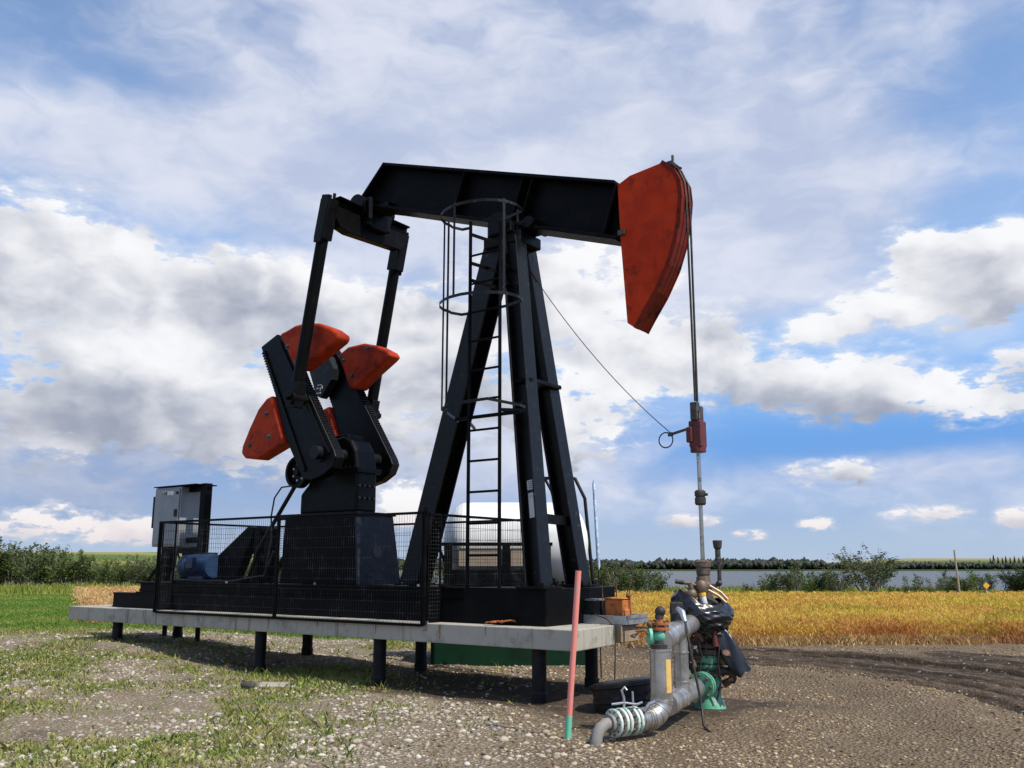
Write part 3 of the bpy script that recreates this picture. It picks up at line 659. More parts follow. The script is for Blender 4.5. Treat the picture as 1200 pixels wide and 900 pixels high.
bo.build('anchor_bolt', GALV, skid)
# pedestal
pe = MB()
pe.prism([(-6.28, 1.372), (-6.22, 2.44), (-4.58, 2.44), (-4.45, 1.372)], .74, 1.56)
ped = pe.build('pedestal', BLK, pj, bevel=.01)
ep = MB(); hole = [(.5*.0, 0)]
ep.add([(-4.43, .70, 1.375), (-4.43, 1.66, 1.375), (-4.56, 1.58, 2.46), (-4.56, .74, 2.46), (-4.39, .70, 1.375), (-4.39, 1.66, 1.375), (-4.52, 1.58, 2.46), (-4.52, .74, 2.46)],
       [(0, 1, 2, 3), (7, 6, 5, 4), (0, 4, 5, 1), (1, 5, 6, 2), (2, 6, 7, 3), (3, 7, 4, 0)])
ep.build('end_plate', paint('black_plate_blue_lit', (.009, .012, .022), (.02, .023, .03), rough=.45, scale=5, dust=.04, spec=.2), ped)  # end plate coloured bluer and lighter for the light it catches
MB().lathe([(.0, 0), (.10, 0), (.10, .006), (.0, .006)], (-4.448, 1.16, 1.88), (1, 0, .12), 16).build('access_hole', MARK, ped)
MB().bx(-6.34, -4.48, .70, 1.62, 2.462, 2.51).build('top_plate', BLKG, ped, bevel=.008)
# gearbox
gb = MB(); prof = [(-6.10, 2.512), (-6.10, 2.86), (-5.92, 3.02), (-5.80, 3.3), (-5.62, 3.56), (-5.38, 3.74), (-5.10, 3.79), (-4.92, 3.70), (-4.80, 3.52), (-4.75, 3.25), (-4.74, 2.512)]
gb.prism(prof, .94, 1.42)
gbx = gb.build('gearbox', BLKG, pj, bevel=.05, seg=3)
fl = MB(); fl.bx(-5.95, -4.69, .90, 1.46, 3.16, 3.24)
for i in range(12):
    fl.cyl((-5.88 + i*.1, .915, 3.22), (-5.88 + i*.1, .915, 3.28), .016, n=6)
fl.build('split_flange', BLKG, gbx, bevel=.006)
rb = MB()
for i, a in enumerate((-.30, -.15, .0, .15)):
    rb.cyl((-4.75, 1.0 + i*.11, 2.95), (-4.715, 1.0 + i*.11, 2.95), .022, n=8); rb.cyl((-4.75, 1.0 + i*.11, 2.75), (-4.715, 1.0 + i*.11, 2.75), .022, n=8)
rb.build('cover_bolt', DIRTY, gbx)
MB().bx(-5.35, -5.05, 1.0, 1.36, 3.75, 3.82).build('inspection_cover', BLKG, gbx, bevel=.01)
MB().cyl((-5.08, .30, 3.45), (-5.08, 2.08, 3.45), .11, n=20).build('crank_shaft', STEEL, pj)
# brake drum
bd = MB(); bd.lathe([(.10, -.05), (.25, -.05), (.27, -.045), (.27, .10), (.22, .10), (.22, .03), (.06, .03), (.06, .1), (0, .1)], (-5.98, .82, 3.22), (0, -1, 0), 28)
brk = bd.build('brake_drum', BLKG, pj)
bh = MB()
for i in range(7):
    a = i*2*math.pi/7; bh.cyl((-5.98 + .14*math.cos(a), .788, 3.22 + .14*math.sin(a)), (-5.98 + .14*math.cos(a), .778, 3.22 + .14*math.sin(a)), .018, n=10)
bh.build('drum_hole', STICK, brk)
MB().tube([(-7.2, .80, 1.40), (-6.94, .80, 1.95), (-6.05, .80, 3.02)], .035, 8).build('brake_rod', STEEL, pj)
MB().tube([(-6.02, .66, 2.98), (-6.25, .66, 2.97), (-6.42, .66, 2.80), (-6.48, .66, 2.50), (-6.45, .66, 2.1), (-6.55, .66, 1.6)], .014, 6).build('hydraulic_hose', RUBB, pj)
# cranks and counterweights
crank_poly = [(-6.73, 5.45), (-6.31, 5.62), (-5.72, 4.92), (-5.59, 4.69), (-4.76, 3.46), (-4.72, 3.36), (-4.80, 3.20), (-5.02, 3.08), (-5.28, 3.02), (-5.48, 3.06), (-5.91, 3.70), (-6.28, 4.54)]
up_poly = [(-6.20, 5.60), (-6.02, 5.63), (-5.80, 5.69), (-5.54, 5.69), (-5.23, 5.64), (-4.90, 5.50), (-4.74, 5.39), (-4.72, 5.32), (-4.78, 5.26), (-5.30, 5.02), (-5.62, 4.90), (-5.76, 4.92)]
lo_poly = [(-6.30, 4.53), (-6.46, 4.49), (-6.66, 4.33), (-6.87, 4.01), (-7.03, 3.72), (-7.06, 3.58), (-6.95, 3.49), (-6.62, 3.45), (-5.93, 3.68)]
ca = Vector((1.58, 0, -2.30)).normalized(); cn = Vector((ca.z, 0, -ca.x))     # along and across the crank
def add_crank(v0, v1, sgn):
    m = MB(); m.prism(crank_poly, v0, v1)
    ck = m.build('crank', BLKG, pj, bevel=.015, seg=2)
    r = MB()       # raised edge ribs and the rack teeth on both edges
    vo = v0 - .03 if sgn < 0 else v1 + .03
    a_, b_ = sorted((vo, v0 if sgn < 0 else v1))
    e1, e2 = Vector((-6.62, 0, 5.35)), Vector((-5.42, 0, 3.18)); f1, f2 = Vector((-6.22, 0, 5.46)), Vector((-4.86, 0, 3.42))
    for p, q in ((e1, e2), (f1, f2)): r.bar(p + Vector((0, (a_+b_)/2, 0)), q + Vector((0, (a_+b_)/2, 0)), .05, abs(b_-a_), cn)
    nt_ = 34
    for p, q, sd in ((Vector((-6.72, 0, 5.36)), Vector((-6.31, 0, 4.60)), 1), (Vector((-5.66, 0, 4.80)), Vector((-4.80, 0, 3.50)), -1)):
        k = int((q-p).length/.055)
        for i in range(k):
            c = p.lerp(q, (i+.5)/k) + Vector((0, (v0+v1)/2, 0)); d = (q-p).normalized(); x = Vector((d.z, 0, -d.x))
            r.box(c, (.024, .034, v1-v0-.04), (d, x, Vector((0, 1, 0))))
    r.build('crank_rack', BLKG, ck)
    hub = MB(); hub.lathe([(.15, 0), (.15, .03), (.10, .03), (.10, .06), (0, .06)], (-5.08, v0 if sgn < 0 else v1, 3.45), (0, sgn, 0), 24); hub.build('crank_hub', BLKG, ck)
    upb = [(-6.12, 5.46), (-5.87, 5.58), (-5.46, 5.59), (-5.11, 5.49), (-4.86, 5.36), (-4.78, 5.27), (-4.88, 5.20), (-5.37, 4.93), (-5.60, 4.76), (-5.80, 4.80)]
    for poly, bolts in ((up_poly if sgn < 0 else upb, ((-5.35, 5.48), (-5.96, 5.34), (-5.72, 5.02))), (lo_poly, ((-6.42, 4.22), (-6.32, 3.82), (-6.82, 3.70)))):
        w = MB(); w.prism(poly, v0-.05, v1+.05); cw = w.build('counterweight', ORAW, pj, bevel=.05, seg=3)
        for bu, bz in bolts:
            b = MB(); b.lathe([(.055, 0), (.055, .004), (.0, .004)], (bu, v0-.051, bz), (0, -1, 0), 14); b.cyl((bu, v0-.05, bz), (bu, v0-.085, bz), .028, n=6)
            b.build('weight_bolt', DIRTY, cw)
    return ck
ckf = add_crank(.44, .64, -1); ckb = add_crank(1.74, 1.93, 1)
# bolted block on the outer end of the far crank, with a worn stencil
blk = MB(); d_ = ca
blk.prism([(-6.82, 5.40), (-6.34, 5.60), (-6.06, 5.18), (-6.10, 4.98), (-6.38, 4.66), (-6.52, 4.72)], 1.56, 1.73); bb = blk.build('crank_end_block', paint('grey_black_block', (.014, .017, .018), (.03, .034, .034), rough=.45, scale=5, dust=.05, spec=.2), pj, bevel=.015)
stn = MB()
for (du, dz, w_, h_) in ((0, 0, .13, .02), (.05, .07, .03, .07), (-.03, .09, .06, .025), (.09, .10, .025, .06), (.01, .15, .10, .018)):
    stn.box((-6.44 + du, 1.555, 4.76 + dz), (w_, .006, h_))
stn.build('stencil_mark', STICK, bb)
# pitman arms
for v, sg, sh, sb_ in ((.20, -1, 0, 0), (2.08, 1, -.13, -.17)):
    pm = MB(); pm.cyl((-5.46+sb_, v, 4.36), (-4.88+sh, v, 7.55), .10, n=16)
    pa = pm.build('pitman_arm', BLK, pj)
    e = MB(); e.bar((-5.49+sb_, v, 4.20), (-5.41+sb_, v, 4.62), .22, .20, (1, 0, 0)); e.cyl((-5.46+sb_, v-.14, 4.36), (-5.46+sb_, v+.14, 4.36), .12, n=18); e.cyl((-5.46+sb_, v-.22, 4.36), (-5.46+sb_, v+.24, 4.36), .06, n=6)
    e.build('wrist_pin_bearing', BLKG, pa, bevel=.012)
    t = MB(); t.bar((-4.98+sh, v, 6.98), (-4.84+sh, v, 7.66), .25, .20, (1, 0, 0)); t.bar((-5.0+sh, v+.09*sg, 6.92), (-4.83+sh, v+.09*sg, 7.72), .18, .05, (1, 0, 0))
    for du in (-.10, 0, .10): t.cyl((-4.84+sh+du, v, 7.64), (-4.83+sh+du, v, 7.74), .03, n=8)
    t.build('top_clamp', BLKG, pa, bevel=.015)
# equalizer
eq = MB(); mp = lambda y, z, u: (u, y, z)
eq.prism([(.30, 7.70), (2.03, 7.70), (2.03, 7.36), (1.86, 7.26), (.62, 7.20), (.42, 7.24), (.30, 7.40)], -4.98, -4.80, mp)
eq.bx(-5.08, -4.70, .30, 2.03, 7.70, 7.735)
eqo = eq.build('equalizer_beam', BLK, pj, bevel=.012)
eb = MB(); eb.bx(-5.20, -4.66, .92, 1.48, 7.42, 7.93); eb.cyl((-4.9, .86, 7.70), (-4.9, 1.54, 7.70), .21, n=20); eb.bx(-5.05, -4.65, .95, 1.45, 7.735, 7.86); eb.cyl((-4.85, .80, 7.80), (-4.85, 1.60, 7.80), .17, n=18); eb.bx(-5.02, -4.66, 1.0, 1.4, 7.4, 7.75); eb.bx(-4.62, -4.3, 1.02, 1.38, 7.68, 7.80)
eb.cyl((-4.85, .92, 7.55), (-4.85, .92, 7.95), .05, n=8); eb.cyl((-4.62, .92, 7.5), (-4.62, .92, 7.9), .05, n=8)
eb.build('equalizer_bearing', BLKG, eqo, bevel=.02)
# walking beam: I-section with end plate
wb = MB(); bt = Vector((4.58, 0, -1.57)).normalized(); bn = Vector((-bt.z, 0, bt.x))
wb.prism([(-5.02, 7.93), (-4.42, 8.49), (.10, 6.97), (.10, 6.15), (-4.28, 7.67)], VC-.03, VC+.03)
def slope_plate(mb, p, q, w, t, v): mb.bar(Vector((p[0], v, p[1])), Vector((q[0], v, q[1])), w, t, (0, 1, 0))
slope_plate(wb, (-4.44, 8.50), (.12, 6.965), .42, .05, VC); slope_plate(wb, (-5.0, 7.90), (-4.26, 7.655), .42, .05, VC); slope_plate(wb, (-4.30, 7.67), (.12, 6.135), .42, .05, VC)
slope_plate(wb, (-5.03, 7.90), (-4.41, 8.50), .42, .045, VC)
for s_ in (.36, .62, .66, .98):
    c = Vector((-4.34, VC, 8.05)).lerp(Vector((.1, VC, 6.56)), s_); wb.box(c, (.025, .38, .76), (bt, Vector((0, 1, 0)), bn))
wbo = wb.build('walking_beam', BLK, pj, bevel=.006)
# saddle bearing and samson cap
sb = MB(); sb.bx(-2.15, -1.45, .92, 1.48, 6.42, 6.60); sb.cyl((-1.80, .80, 6.74), (-1.80, 1.60, 6.74), .17, n=20); sb.bx(-2.02, -1.58, .86, 1.54, 6.58, 6.74)
sb.bar((-2.18, VC, 6.93), (-1.36, VC, 6.66), .50, .07, (0, 1, 0)); sb.bx(-1.56, -1.34, 1.0, 1.4, 6.62, 6.78); sb.cyl((-1.34, .95, 6.70), (-1.34, 1.45, 6.70), .09, n=12)
for du, dv in ((-.28, -.22), (-.28, .22), (.26, -.22), (.26, .22)): sb.cyl((-1.80+du, VC+dv, 6.55), (-1.80+du, VC+dv, 6.95), .03, n=6)
sb.build('saddle_bearing', BLKG, pj, bevel=.02)
# samson post: two front legs and one rear leg
def leg(p, q, w, h, side):
    m = MB(); m.ibeam(p, q, w, h, .03, side)
    o = m.build('samson_post_leg', BLKW, pj, bevel=.005); f = MB(); f.box(Vector(p) + Vector((0, 0, .012)), (.44, .44, .03))
    for a in (-.16, .16):
        for b in (-.16, .16): f.cyl(Vector(p) + Vector((a, b, .02)), Vector(p) + Vector((a, b, .07)), .024, n=6)
    f.build('foot_plate', BLKG, o); return o
near = leg((-.82, .44, 1.375), (-1.60, .96, 6.46), .27, .27, (1, 0, .15))
farl = leg((-1.14, 1.92, 1.375), (-1.74, 1.44, 6.46), .27, .27, (1, 0, .15))
rear = leg((-3.66, 1.2, 1.375), (-2.06, 1.2, 6.46), .34, .34, (0, 1, 0))
cb = MB(); cb.bar((-.98, .54, 2.30), (-1.24, 1.82, 2.30), .13, .05); cb.build('cross_brace', BLK, pj)
cp = MB(); cp.bar((-1.25, .66, 4.22), (-1.45, 1.76, 4.30), .06, .30); cp.build('gusset_plate', BLK, pj, bevel=.01)
stk = MB()      # white stickers near the foot of the near leg
ld, lX, lY = MB.frame((-.82, .44, 1.375), (-1.60, .96, 6.46), (1, 0, .15))
nm = lY if lY.y < 0 else -lY
cc = Vector((-.82, .44, 1.375)) + ld*1.02 + nm*.02 
stk.box(cc + ld*.08 + nm*.0, (.34, .10, .008), (ld, lX, nm)); stk.box(cc + ld*.36, (.13, .11, .008), (ld, lX, nm))
stk.build('sticker', STICK, near)
mk = MB()
for i in range(4): mk.box(cc + ld*(.32 + i*.027) + nm*.006, (.008, .075 - .012*(i % 2), .004), (ld, lX, nm))
mk.box(cc + ld*.275 + nm*.006, (.02, .11, .004), (ld, lX, nm)); mk.build('sticker_print', MARK, near)
# ladder with safety cage
LV = .30; lu0, lu1 = -1.90, -1.36
la = MB()
la.bar((lu0, LV, 1.372), (lu0, LV, 6.62), .055, .02, (0, 1, 0)); la.bar((lu1, LV, 1.372), (lu1, LV, 6.5), .055, .02, (0, 1, 0))
lad = la.build('ladder', BLK, pj)
z = 1.80
while z < 6.5:
    MB().cyl((lu0, LV, z), (lu1, LV, z), .017, n=8).build('rung', BLK, lad); z += .428
for p, q in [((lu0, LV, z), (-1.78, .95, z)) for z in (6.42, 5.98, 5.72)] + [((lu1, LV, z), (-1.60, .86, z)) for z in (6.42, 5.98, 5.72)] + [((-2.16, LV+.01, 3.70), (-1.02, LV+.01, 3.70)), ((lu0, LV, 3.64), (lu0-.36, .9, 3.64)), ((lu1, LV, 3.76), (-1.12, .56, 3.76))]:
    MB().bar(p, q, .05, .015).build('standoff', BLK, lad)
HC, HU, HV = (-1.47, .0), .62, .50
for z in (6.52, 5.22, 3.84):
    pts = [(lu0, LV, z), (lu0 - .14, LV - .02, z), (-2.10, .12, z)]
    if z < 4: pts = [(-2.30, .55, z-.12), (-2.09, .03, z-.08), (-2.07, -.09, z-.06), (-1.92, -.12, z), (-1.25, -.12, z), (-1.02, .30, z-.05), (-1.06, .48, z-.05)]
    else:
        for i in range(13):
            a = R(172 + i*(376-172)/12); pts.append((HC[0] + HU*math.cos(a), HC[1] + HV*math.sin(a), z))
        pts += [(-.92, .22, z), (lu1 + .1, LV, z), (lu1, LV, z)]
    h = MB()
    for p, q in zip(pts, pts[1:]): h.bar(p, q, .04, .010)
    h.build('cage_hoop', BLKW, lad)
for a, z0 in ((178, 3.74), (190, 3.77), (262, 5.2), (335, 5.2)):
    x, y = HC[0] + (HU-.008)*math.cos(R(a)), HC[1] + (HV-.008)*math.sin(R(a))
    MB().bar((x, y, z0), (x, y, 6.56), .008, .036, (math.cos(R(a)), math.sin(R(a)), 0)).build('cage_strap', BLKW, lad)
# horse head
hh_poly = [(.14, 6.93), (.34, 7.02), (.84, 7.08), (1.00, 6.93), (1.085, 6.74), (1.10, 6.51), (1.06, 6.19), (.99, 5.90), (.88, 5.60), (.69, 5.26), (.49, 4.98), (.37, 4.80), (.24, 4.90), (.17, 6.07)]
hd = MB(); hd.prism(hh_poly, VC-.15, VC+.15)
hdo = hd.build('horse_head', ORA, pj, bevel=.01, seg=2)
tr_ = MB(); arc = hh_poly[2:12]
for (p, q) in zip(arc, arc[1:]):
    for v in (VC-.16, VC+.16): tr_.bar((p[0], v, p[1]), (q[0], v, q[1]), .06, .024, (p[1]-q[1], 0, q[0]-p[0]))
    tr_.bar((p[0]+.012, VC, p[1]), (q[0]+.012, VC, q[1]), .02, .30, (q[1]-p[1], 0, p[0]-q[0]))
tr_.build('cable_track', ORAR, hdo)
cr2 = MB(); cr2.box((.94, VC, 7.05), (.08, .26, .06)); cr2.bar((.86, VC-.05, 7.10), (1.08, VC-.05, 6.96), .03, .03); cr2.cyl((.98, VC-.1, 7.04), (.98, VC-.1, 7.16), .02, n=6)
cr2.build('cable_anchor', DIRTY, hdo); MB().box((.20, VC-.17, 6.20), (.10, .05, .07)).build('beam_latch', DIRTY, hdo)
wl = MB()
for v in (VC-.055, VC+.055):
    wl.tube([(.88, v, 7.08), (1.03, v, 6.97), (1.118, v, 6.76), (1.132, v, 6.5), (1.135, v, 6.2), (1.135, v*.6+VC*.4, 3.74)], .0155, 7)
wl.build('bridle_cable', ROPE, hdo)
# motor, belt guard
mo = MB(); mo.cyl((-9.10, .95, 1.66), (-8.35, .95, 1.66), .21, n=24)
for i in range(12): mo.lathe([(.225, 0), (.225, .022)], (-8.98 + i*.052, .95, 1.66), (1, 0, 0), 24)
mo.lathe([(.19, 0), (.22, .02), (.22, .10), (.16, .14), (0, .14)], (-9.10, .95, 1.66), (-1, 0, 0), 20); mo.bx(-8.95, -8.5, .82, 1.08, 1.43, 1.47); mo.box((-8.72, .72, 1.72), (.2, .12, .18))
mot = mo.build('electric_motor', BLUE, pj)
MB().bx(-9.3, -8.2, .7, 1.2, 1.375, 1.43).build('motor_base', BLK, mot, bevel=.006)
bg = MB(); bg.prism([(-8.45, 1.376), (-8.45, 1.80), (-7.55, 2.36), (-7.36, 2.34), (-7.42, 2.16), (-7.86, 1.376)], 1.02, 1.20)
bg.bx(-7.34, -7.20, 1.0, 1.22, 1.376, 2.34); bg.bx(-7.05, -6.90, 1.0, 1.22, 1.376, 2.30); bg.bx(-7.34, -6.90, 1.02, 1.2, 1.72, 1.88); bg.bx(-7.3, -6.92, 1.02, 1.2, 2.24, 2.32)
bg.bar((-6.98, 1.1, 1.38), (-6.35, 1.1, 2.1), .08, .08)
bg.build('belt_guard', BLK, pj, bevel=.01)

# ------------------------------------------------------------------ polished rod string
rodu = 1.135
rod = thing('polished_rod', 'steel rod string with red clamp hanging from the horse head cables', 'rod', (rodu, VC, 1.72), True)
MB().cyl((rodu, VC, 1.70), (rodu, VC, 3.30), .026, n=12).build('rod', ROD, rod)
c_ = MB(); c_.bx(rodu-.085, rodu+.085, VC-.09, VC+.09, 3.14, 3.48); c_.cyl((rodu, VC, 3.08), (rodu, VC, 3.15), .10, n=12); c_.bx(rodu-.11, rodu-.03, VC-.12, VC-.08, 3.2, 3.4)
cl = c_.build('carrier_bar', RED, rod, bevel=.012)
t = MB(); t.bx(rodu-.05, rodu+.05, VC-.10, VC-.01, 3.48, 3.72); t.bx(rodu-.05, rodu+.05, VC+.01, VC+.10, 3.48, 3.68); t.cyl((rodu+.06, VC-.05, 3.50), (rodu+.06, VC-.05, 3.60), .02, n=6); t.build('cable_socket', DIRTY, cl, bevel=.01)
a_ = MB(); a_.bar((rodu-.08, VC-.02, 3.40), (rodu-.36, VC-.02, 3.34), .03, .03); a_.box((rodu-.37, VC-.02, 3.34), (.06, .04, .05)); a_.build('sensor_arm', DIRTY, cl)
p_ = MB(); p_.lathe([(.055, 2.41), (.07, 2.43), (.07, 2.50), (.06, 2.505), (.06, 2.52), (.07, 2.525), (.07, 2.58), (.05, 2.60)], (rodu, VC, 0), n=14); p_.cyl((rodu+.06, VC, 2.54), (rodu+.10, VC, 2.54), .018, n=6)
p_.build('rod_clamp', DIRTY, rod)
# sensor cable from the samson post to the carrier bar
s0, s1 = Vector((-1.50, 1.28, 6.02)), Vector((rodu-.37, VC-.02, 3.36)); pts = []
for i in range(15):
    f = i/14; p = s0.lerp(s1, f); p.z -= .34*4*f*(1-f)*.5; pts.append(p)
cab = thing('sensor_cable', 'thin cable sagging from the samson post down to the red rod clamp', 'cable', s0, True)
MB().tube(pts, .006, 5).build('cable_run', RUBB, cab)
lp = [(s1.x - .07 + .10*math.cos(R(a)), s1.y, s1.z - .09 + .10*math.sin(R(a))) for a in range(0, 360, 20)]
MB().tube(lp, .009, 6, closed=True).build('coiled_loop', RUBB, cab)
MB().tube([s0 + Vector((-.03, 0, .06)), s0 + Vector((.10, 0, -.16))], .018, 7).build('strain_relief', RED, cab)

# ------------------------------------------------------------------ wire mesh guard fence
fence = thing('guard_fence', 'black welded wire guard fence standing round the crank side of the pump', 'fence', (-5.5, 1.2, .905), True)
def panel(p, q, z0, z1, dx=.05, dz=.15, r=.0025, frame=.018, name='mesh_panel'):
    p, q = Vector(p), Vector(q); L = (q-p).length; d = (q-p).normalized()
    f = MB()
    def at(s, z): return p + d*s + Vector((0, 0, z))
    f.cyl(at(0, z0), at(0, z1), frame, n=8); f.cyl(at(L, z0), at(L, z1), frame, n=8)
    f.bar(at(0, z1), at(L, z1), .035, .035); f.bar(at(0, z0), at(L, z0), .035, .035)
    fr_ = f.build(name, BLK, fence)
    w = MB(); n = int(L/dx)
    for i in range(1, n): w.tube([at(i*L/n, z0), at(i*L/n, z1)], r, 4, cap=False, smooth=False)
    n = int((z1-z0)/dz)
    for i in range(1, n): w.tube([at(0, z0 + i*(z1-z0)/n), at(L, z0 + i*(z1-z0)/n)], r, 4, cap=False, smooth=False)
    w.build('wire_mesh', WIRE, fr_); return fr_
FV = -.03
panel((-8.58, FV, 0), (-5.46, FV, 0), .875, 2.42); panel((-5.42, FV, 0), (-2.42, FV, 0), .875, 2.38)
panel((-2.36, .02, 0), (-2.36, .27, 0), .92, 2.36, dz=.05, frame=.012); panel((-2.36, .27, 0), (-2.36, 2.5, 0), 1.38, 2.36)
panel((-8.60, .02, 0), (-8.60, .27, 0), .92, 2.42, frame=.012); panel((-8.60, .27, 0), (-8.60, 2.35, 0), 1.38, 2.42)
panel((-8.60, 2.38, 0), (-5.5, 2.38, 0), 1.0, 2.42, dx=.045, dz=.045, r=.003); panel((-5.46, 2.38, 0), (-2.4, 2.38, 0), 1.0, 2.38)
for u in (-8.63, -5.44, -2.38):
    MB().bx(u-.02, u+.02, FV-.02, FV+.02, .87, 2.46 if u > -3 else 2.44).build('post', BLK, fence, bevel=.005)
for u in (-8.6, -5.48, -2.36): MB().bx(u-.025, u+.025, 2.36, 2.41, .66, 2.44).build('post', BLK, fence)
MB().bx(-2.42, -2.34, 0, .02, .80, .93).build('latch', GALV, fence)

# ------------------------------------------------------------------ electrical cabinet
cabt = thing('electrical_cabinet', 'grey electrical cabinet hung on a black post behind the fence corner', 'cabinet', (-9.1, 1.2, 1.375), True)
b_ = MB(); b_.bx(-10.44, -9.58, .98, 1.42, 2.03, 3.18); box_ = b_.build('enclosure', GREYP, cabt, bevel=.012, seg=2)
MB().bx(-10.41, -9.61, .955, .978, 2.07, 3.14).build('door', GREYP, cabt, bevel=.006)
MB().bx(-10.48, -9.10, .95, 1.44, 3.19, 3.21).build('rain_cover', BLK, cabt, bevel=.004)
lb = MB(); lb.bx(-10.16, -9.80, .949, .953, 3.02, 3.10); lbo = lb.build('label_plate', STICK, box_)
lm_ = MB()
for du, w_, h_ in ((0, .03, .07), (.05, .02, .06), (.085, .035, .07), (-.035, .015, .05)): lm_.bx(-10.12 + du, -10.12 + du + w_, .9455, .9485, 3.025, 3.025 + h_)
lm_.build('label_print', MARK, lbo)
MB().bx(-10.54, -10.45, 1.0, 1.1, 2.40, 3.02).build('side_conduit', STEEL, cabt)
hn = MB(); hn.bx(-9.70, -9.64, .92, .955, 2.60, 2.74); hn.cyl((-9.66, .93, 3.06), (-9.66, .955, 3.06), .03, n=8); hn.build('door_latch', STEEL, cabt)
po = MB(); po.bx(-9.18, -9.02, 1.12, 1.28, 1.375, 3.225); po.bx(-9.58, -9.02, 1.15, 1.25, 3.08, 3.18); po.bx(-9.58, -9.02, 1.15, 1.25, 2.1, 2.2); po.bx(-10.3, -10.14, 1.12, 1.28, 1.375, 2.03); po.bx(-10.3, -9.1, 1.14, 1.26, 1.9, 2.02)
po.bar((-10.9, 1.1, 1.18), (-10.25, 1.1, 1.75), .05, .05)
po.build('support_post', BLK, cabt, bevel=.006)
for pts in ([(-9.1, 1.3, 1.9), (-9.2, 1.1, 1.6), (-9.0, .85, 1.42), (-8.8, .76, 1.62)], [(-10.0, 1.2, 2.03), (-9.95, 1.3, 1.8), (-9.7, 1.45, 1.7)], [(-9.62, 1.0, 2.03), (-9.5, .9, 1.7), (-9.3, .7, 1.42), (-8.2, .55, 1.40), (-7.4, .6, 1.40), (-6.6, .68, 1.5), (-6.42, .70, 1.9)]):
    MB().tube(pts, .022, 8).build('flexible_conduit', RUBB, cabt)
hb_ = MB(); hb_.bx(-9.9, -9.3, 1.3, 1.7, 1.375, 1.92); hb_.build('junction_box', BLK, cabt, bevel=.01)

# ------------------------------------------------------------------ white tank, green containment, handrail, marker
tk = thing('storage_tank', 'white horizontal tank on a black steel cradle behind the pump legs', 'tank', (0, 16.6, 0))
pr = [(.74*math.sin(R(a)), -.82 - .42*math.cos(R(a))) for a in range(0, 91, 9)] + [(.74*math.sin(R(a)), .92 - .46*math.cos(R(a))) for a in range(90, 181, 9)]
MB().lathe([(r, h) for r, h in pr], (.0, 16.6, 2.06), (1, 0, 0), 56).build('tank_shell', WHT, tk)
cd = MB(); cd.bx(-1.28, .70, 15.76, 15.82, 2.0, 2.06); cd.bx(-1.18, .68, 15.78, 15.84, 1.36, 1.60)
for x in (-1.1, -.1, .60): cd.bx(x-.07, x+.07, 15.74, 15.84, 1.2, 2.0)
for x in (-.95, .0, .70): cd.bx(x-.05, x+.05, 15.9, 17.2, 1.2, 1.45)
cd.bar((-1.28, 15.8, 2.0), (-1.0, 15.8, 1.4), .08, .05); cd.bar((.20, 15.75, 1.40), (.6, 15.75, 1.02), .04, .04); cd.bar((-.95, 15.75, 1.40), (-.7, 15.75, 1.05), .04, .04)
for x in (-1.0, -.2, .3, .75):
    for y in (15.85, 17.2): cd.bx(x-.05, x+.05, y-.05, y+.05, .5, 1.4)
cd.build('cradle', BLK, tk, bevel=.005)
pn = MB(); pn.bx(-.92, -.24, 15.80, 15.815, 1.66, 1.96); pn.bx(-.02, .46, 15.80, 15.815, 1.66, 1.96); pn.build('tan_panel', paint('tan_panel', (.34, .27, .20), (.27, .21, .16), rough=.7), tk)
gc = thing('containment_tray', 'dark green steel containment box on the ground behind the slab', 'containment box', (-.05, 16.6, 0))
g_ = MB(); z0 = hz(0, 16) - .05
g_.bx(-1.36, 1.24, 15.62, 15.66, z0, .84); g_.bx(-1.36, 1.24, 17.6, 17.64, z0, .84); g_.bx(-1.36, -1.32, 15.66, 17.6, z0, .84); g_.bx(1.20, 1.24, 15.66, 17.6, z0, .84); g_.bx(-1.32, 1.20, 15.66, 17.6, z0, z0 + .1)
gw = g_.build('wall', GRND, gc, bevel=.004)
gr_ = MB(); gr_.bx(-1.40, 1.28, 15.58, 15.68, .84, .88); gr_.bx(-1.40, 1.28, 17.58, 17.68, .84, .88); gr_.bx(-1.40, -1.30, 15.68, 17.58, .84, .88); gr_.bx(1.18, 1.28, 15.68, 17.58, .84, .88); gr_.build('rim', GRND, gc)
for x in (-1.1, 1.0):                                  # cross members that carry the tank cradle
    gr2 = MB(); gr2.bx(x-.1, x+.1, 15.68, 17.58, .42, .5); gr2.build('cross_member', GRND, gc)
hr = thing('handrail', 'black steel handrail frame rising behind the white tank beside the far leg', 'handrail', (1.0, 17.9, hz(1, 17.9)))
h_ = MB(); zg = hz(1, 17.9) - .1
h_.bx(.57, .64, 17.87, 17.93, zg, 3.38); h_.bx(.64, 1.20, 17.87, 17.93, 3.34, 3.40); h_.tube([(1.20, 17.9, 3.37), (1.25, 17.9, 3.37), (1.44, 17.9, 2.97), (1.57, 17.9, 1.36), (1.60, 17.9, zg)], .034, 8); h_.tube([(.66, 17.9, 3.35), (.78, 17.9, 3.12), (.85, 17.9, 2.85), (.86, 17.9, zg)], .028, 8)
h_.build('rail_frame', STEEL, hr)
mkp = thing('marker_wand', 'slim pale blue translucent marker wand standing beside the handrail', 'marker', (-1.2, 2.62, 0), True)
w_ = M(-1.2, 2.62)
MB().tube([(-1.21, 2.62, 1.60), (-1.21, 2.62, 1.66), (-1.24, 2.62, 2.3), (-1.27, 2.62, 2.90), (-1.27, 2.62, 2.98)], [.008, .028, .026, .024, .006], 8).build('blue_tube', CLEAR, mkp)
MB().cyl((-1.20, 2.62, hz(w_.x, w_.y) - .1), (-1.21, 2.62, 1.62), .010, n=6).build('rod', STEEL, mkp)

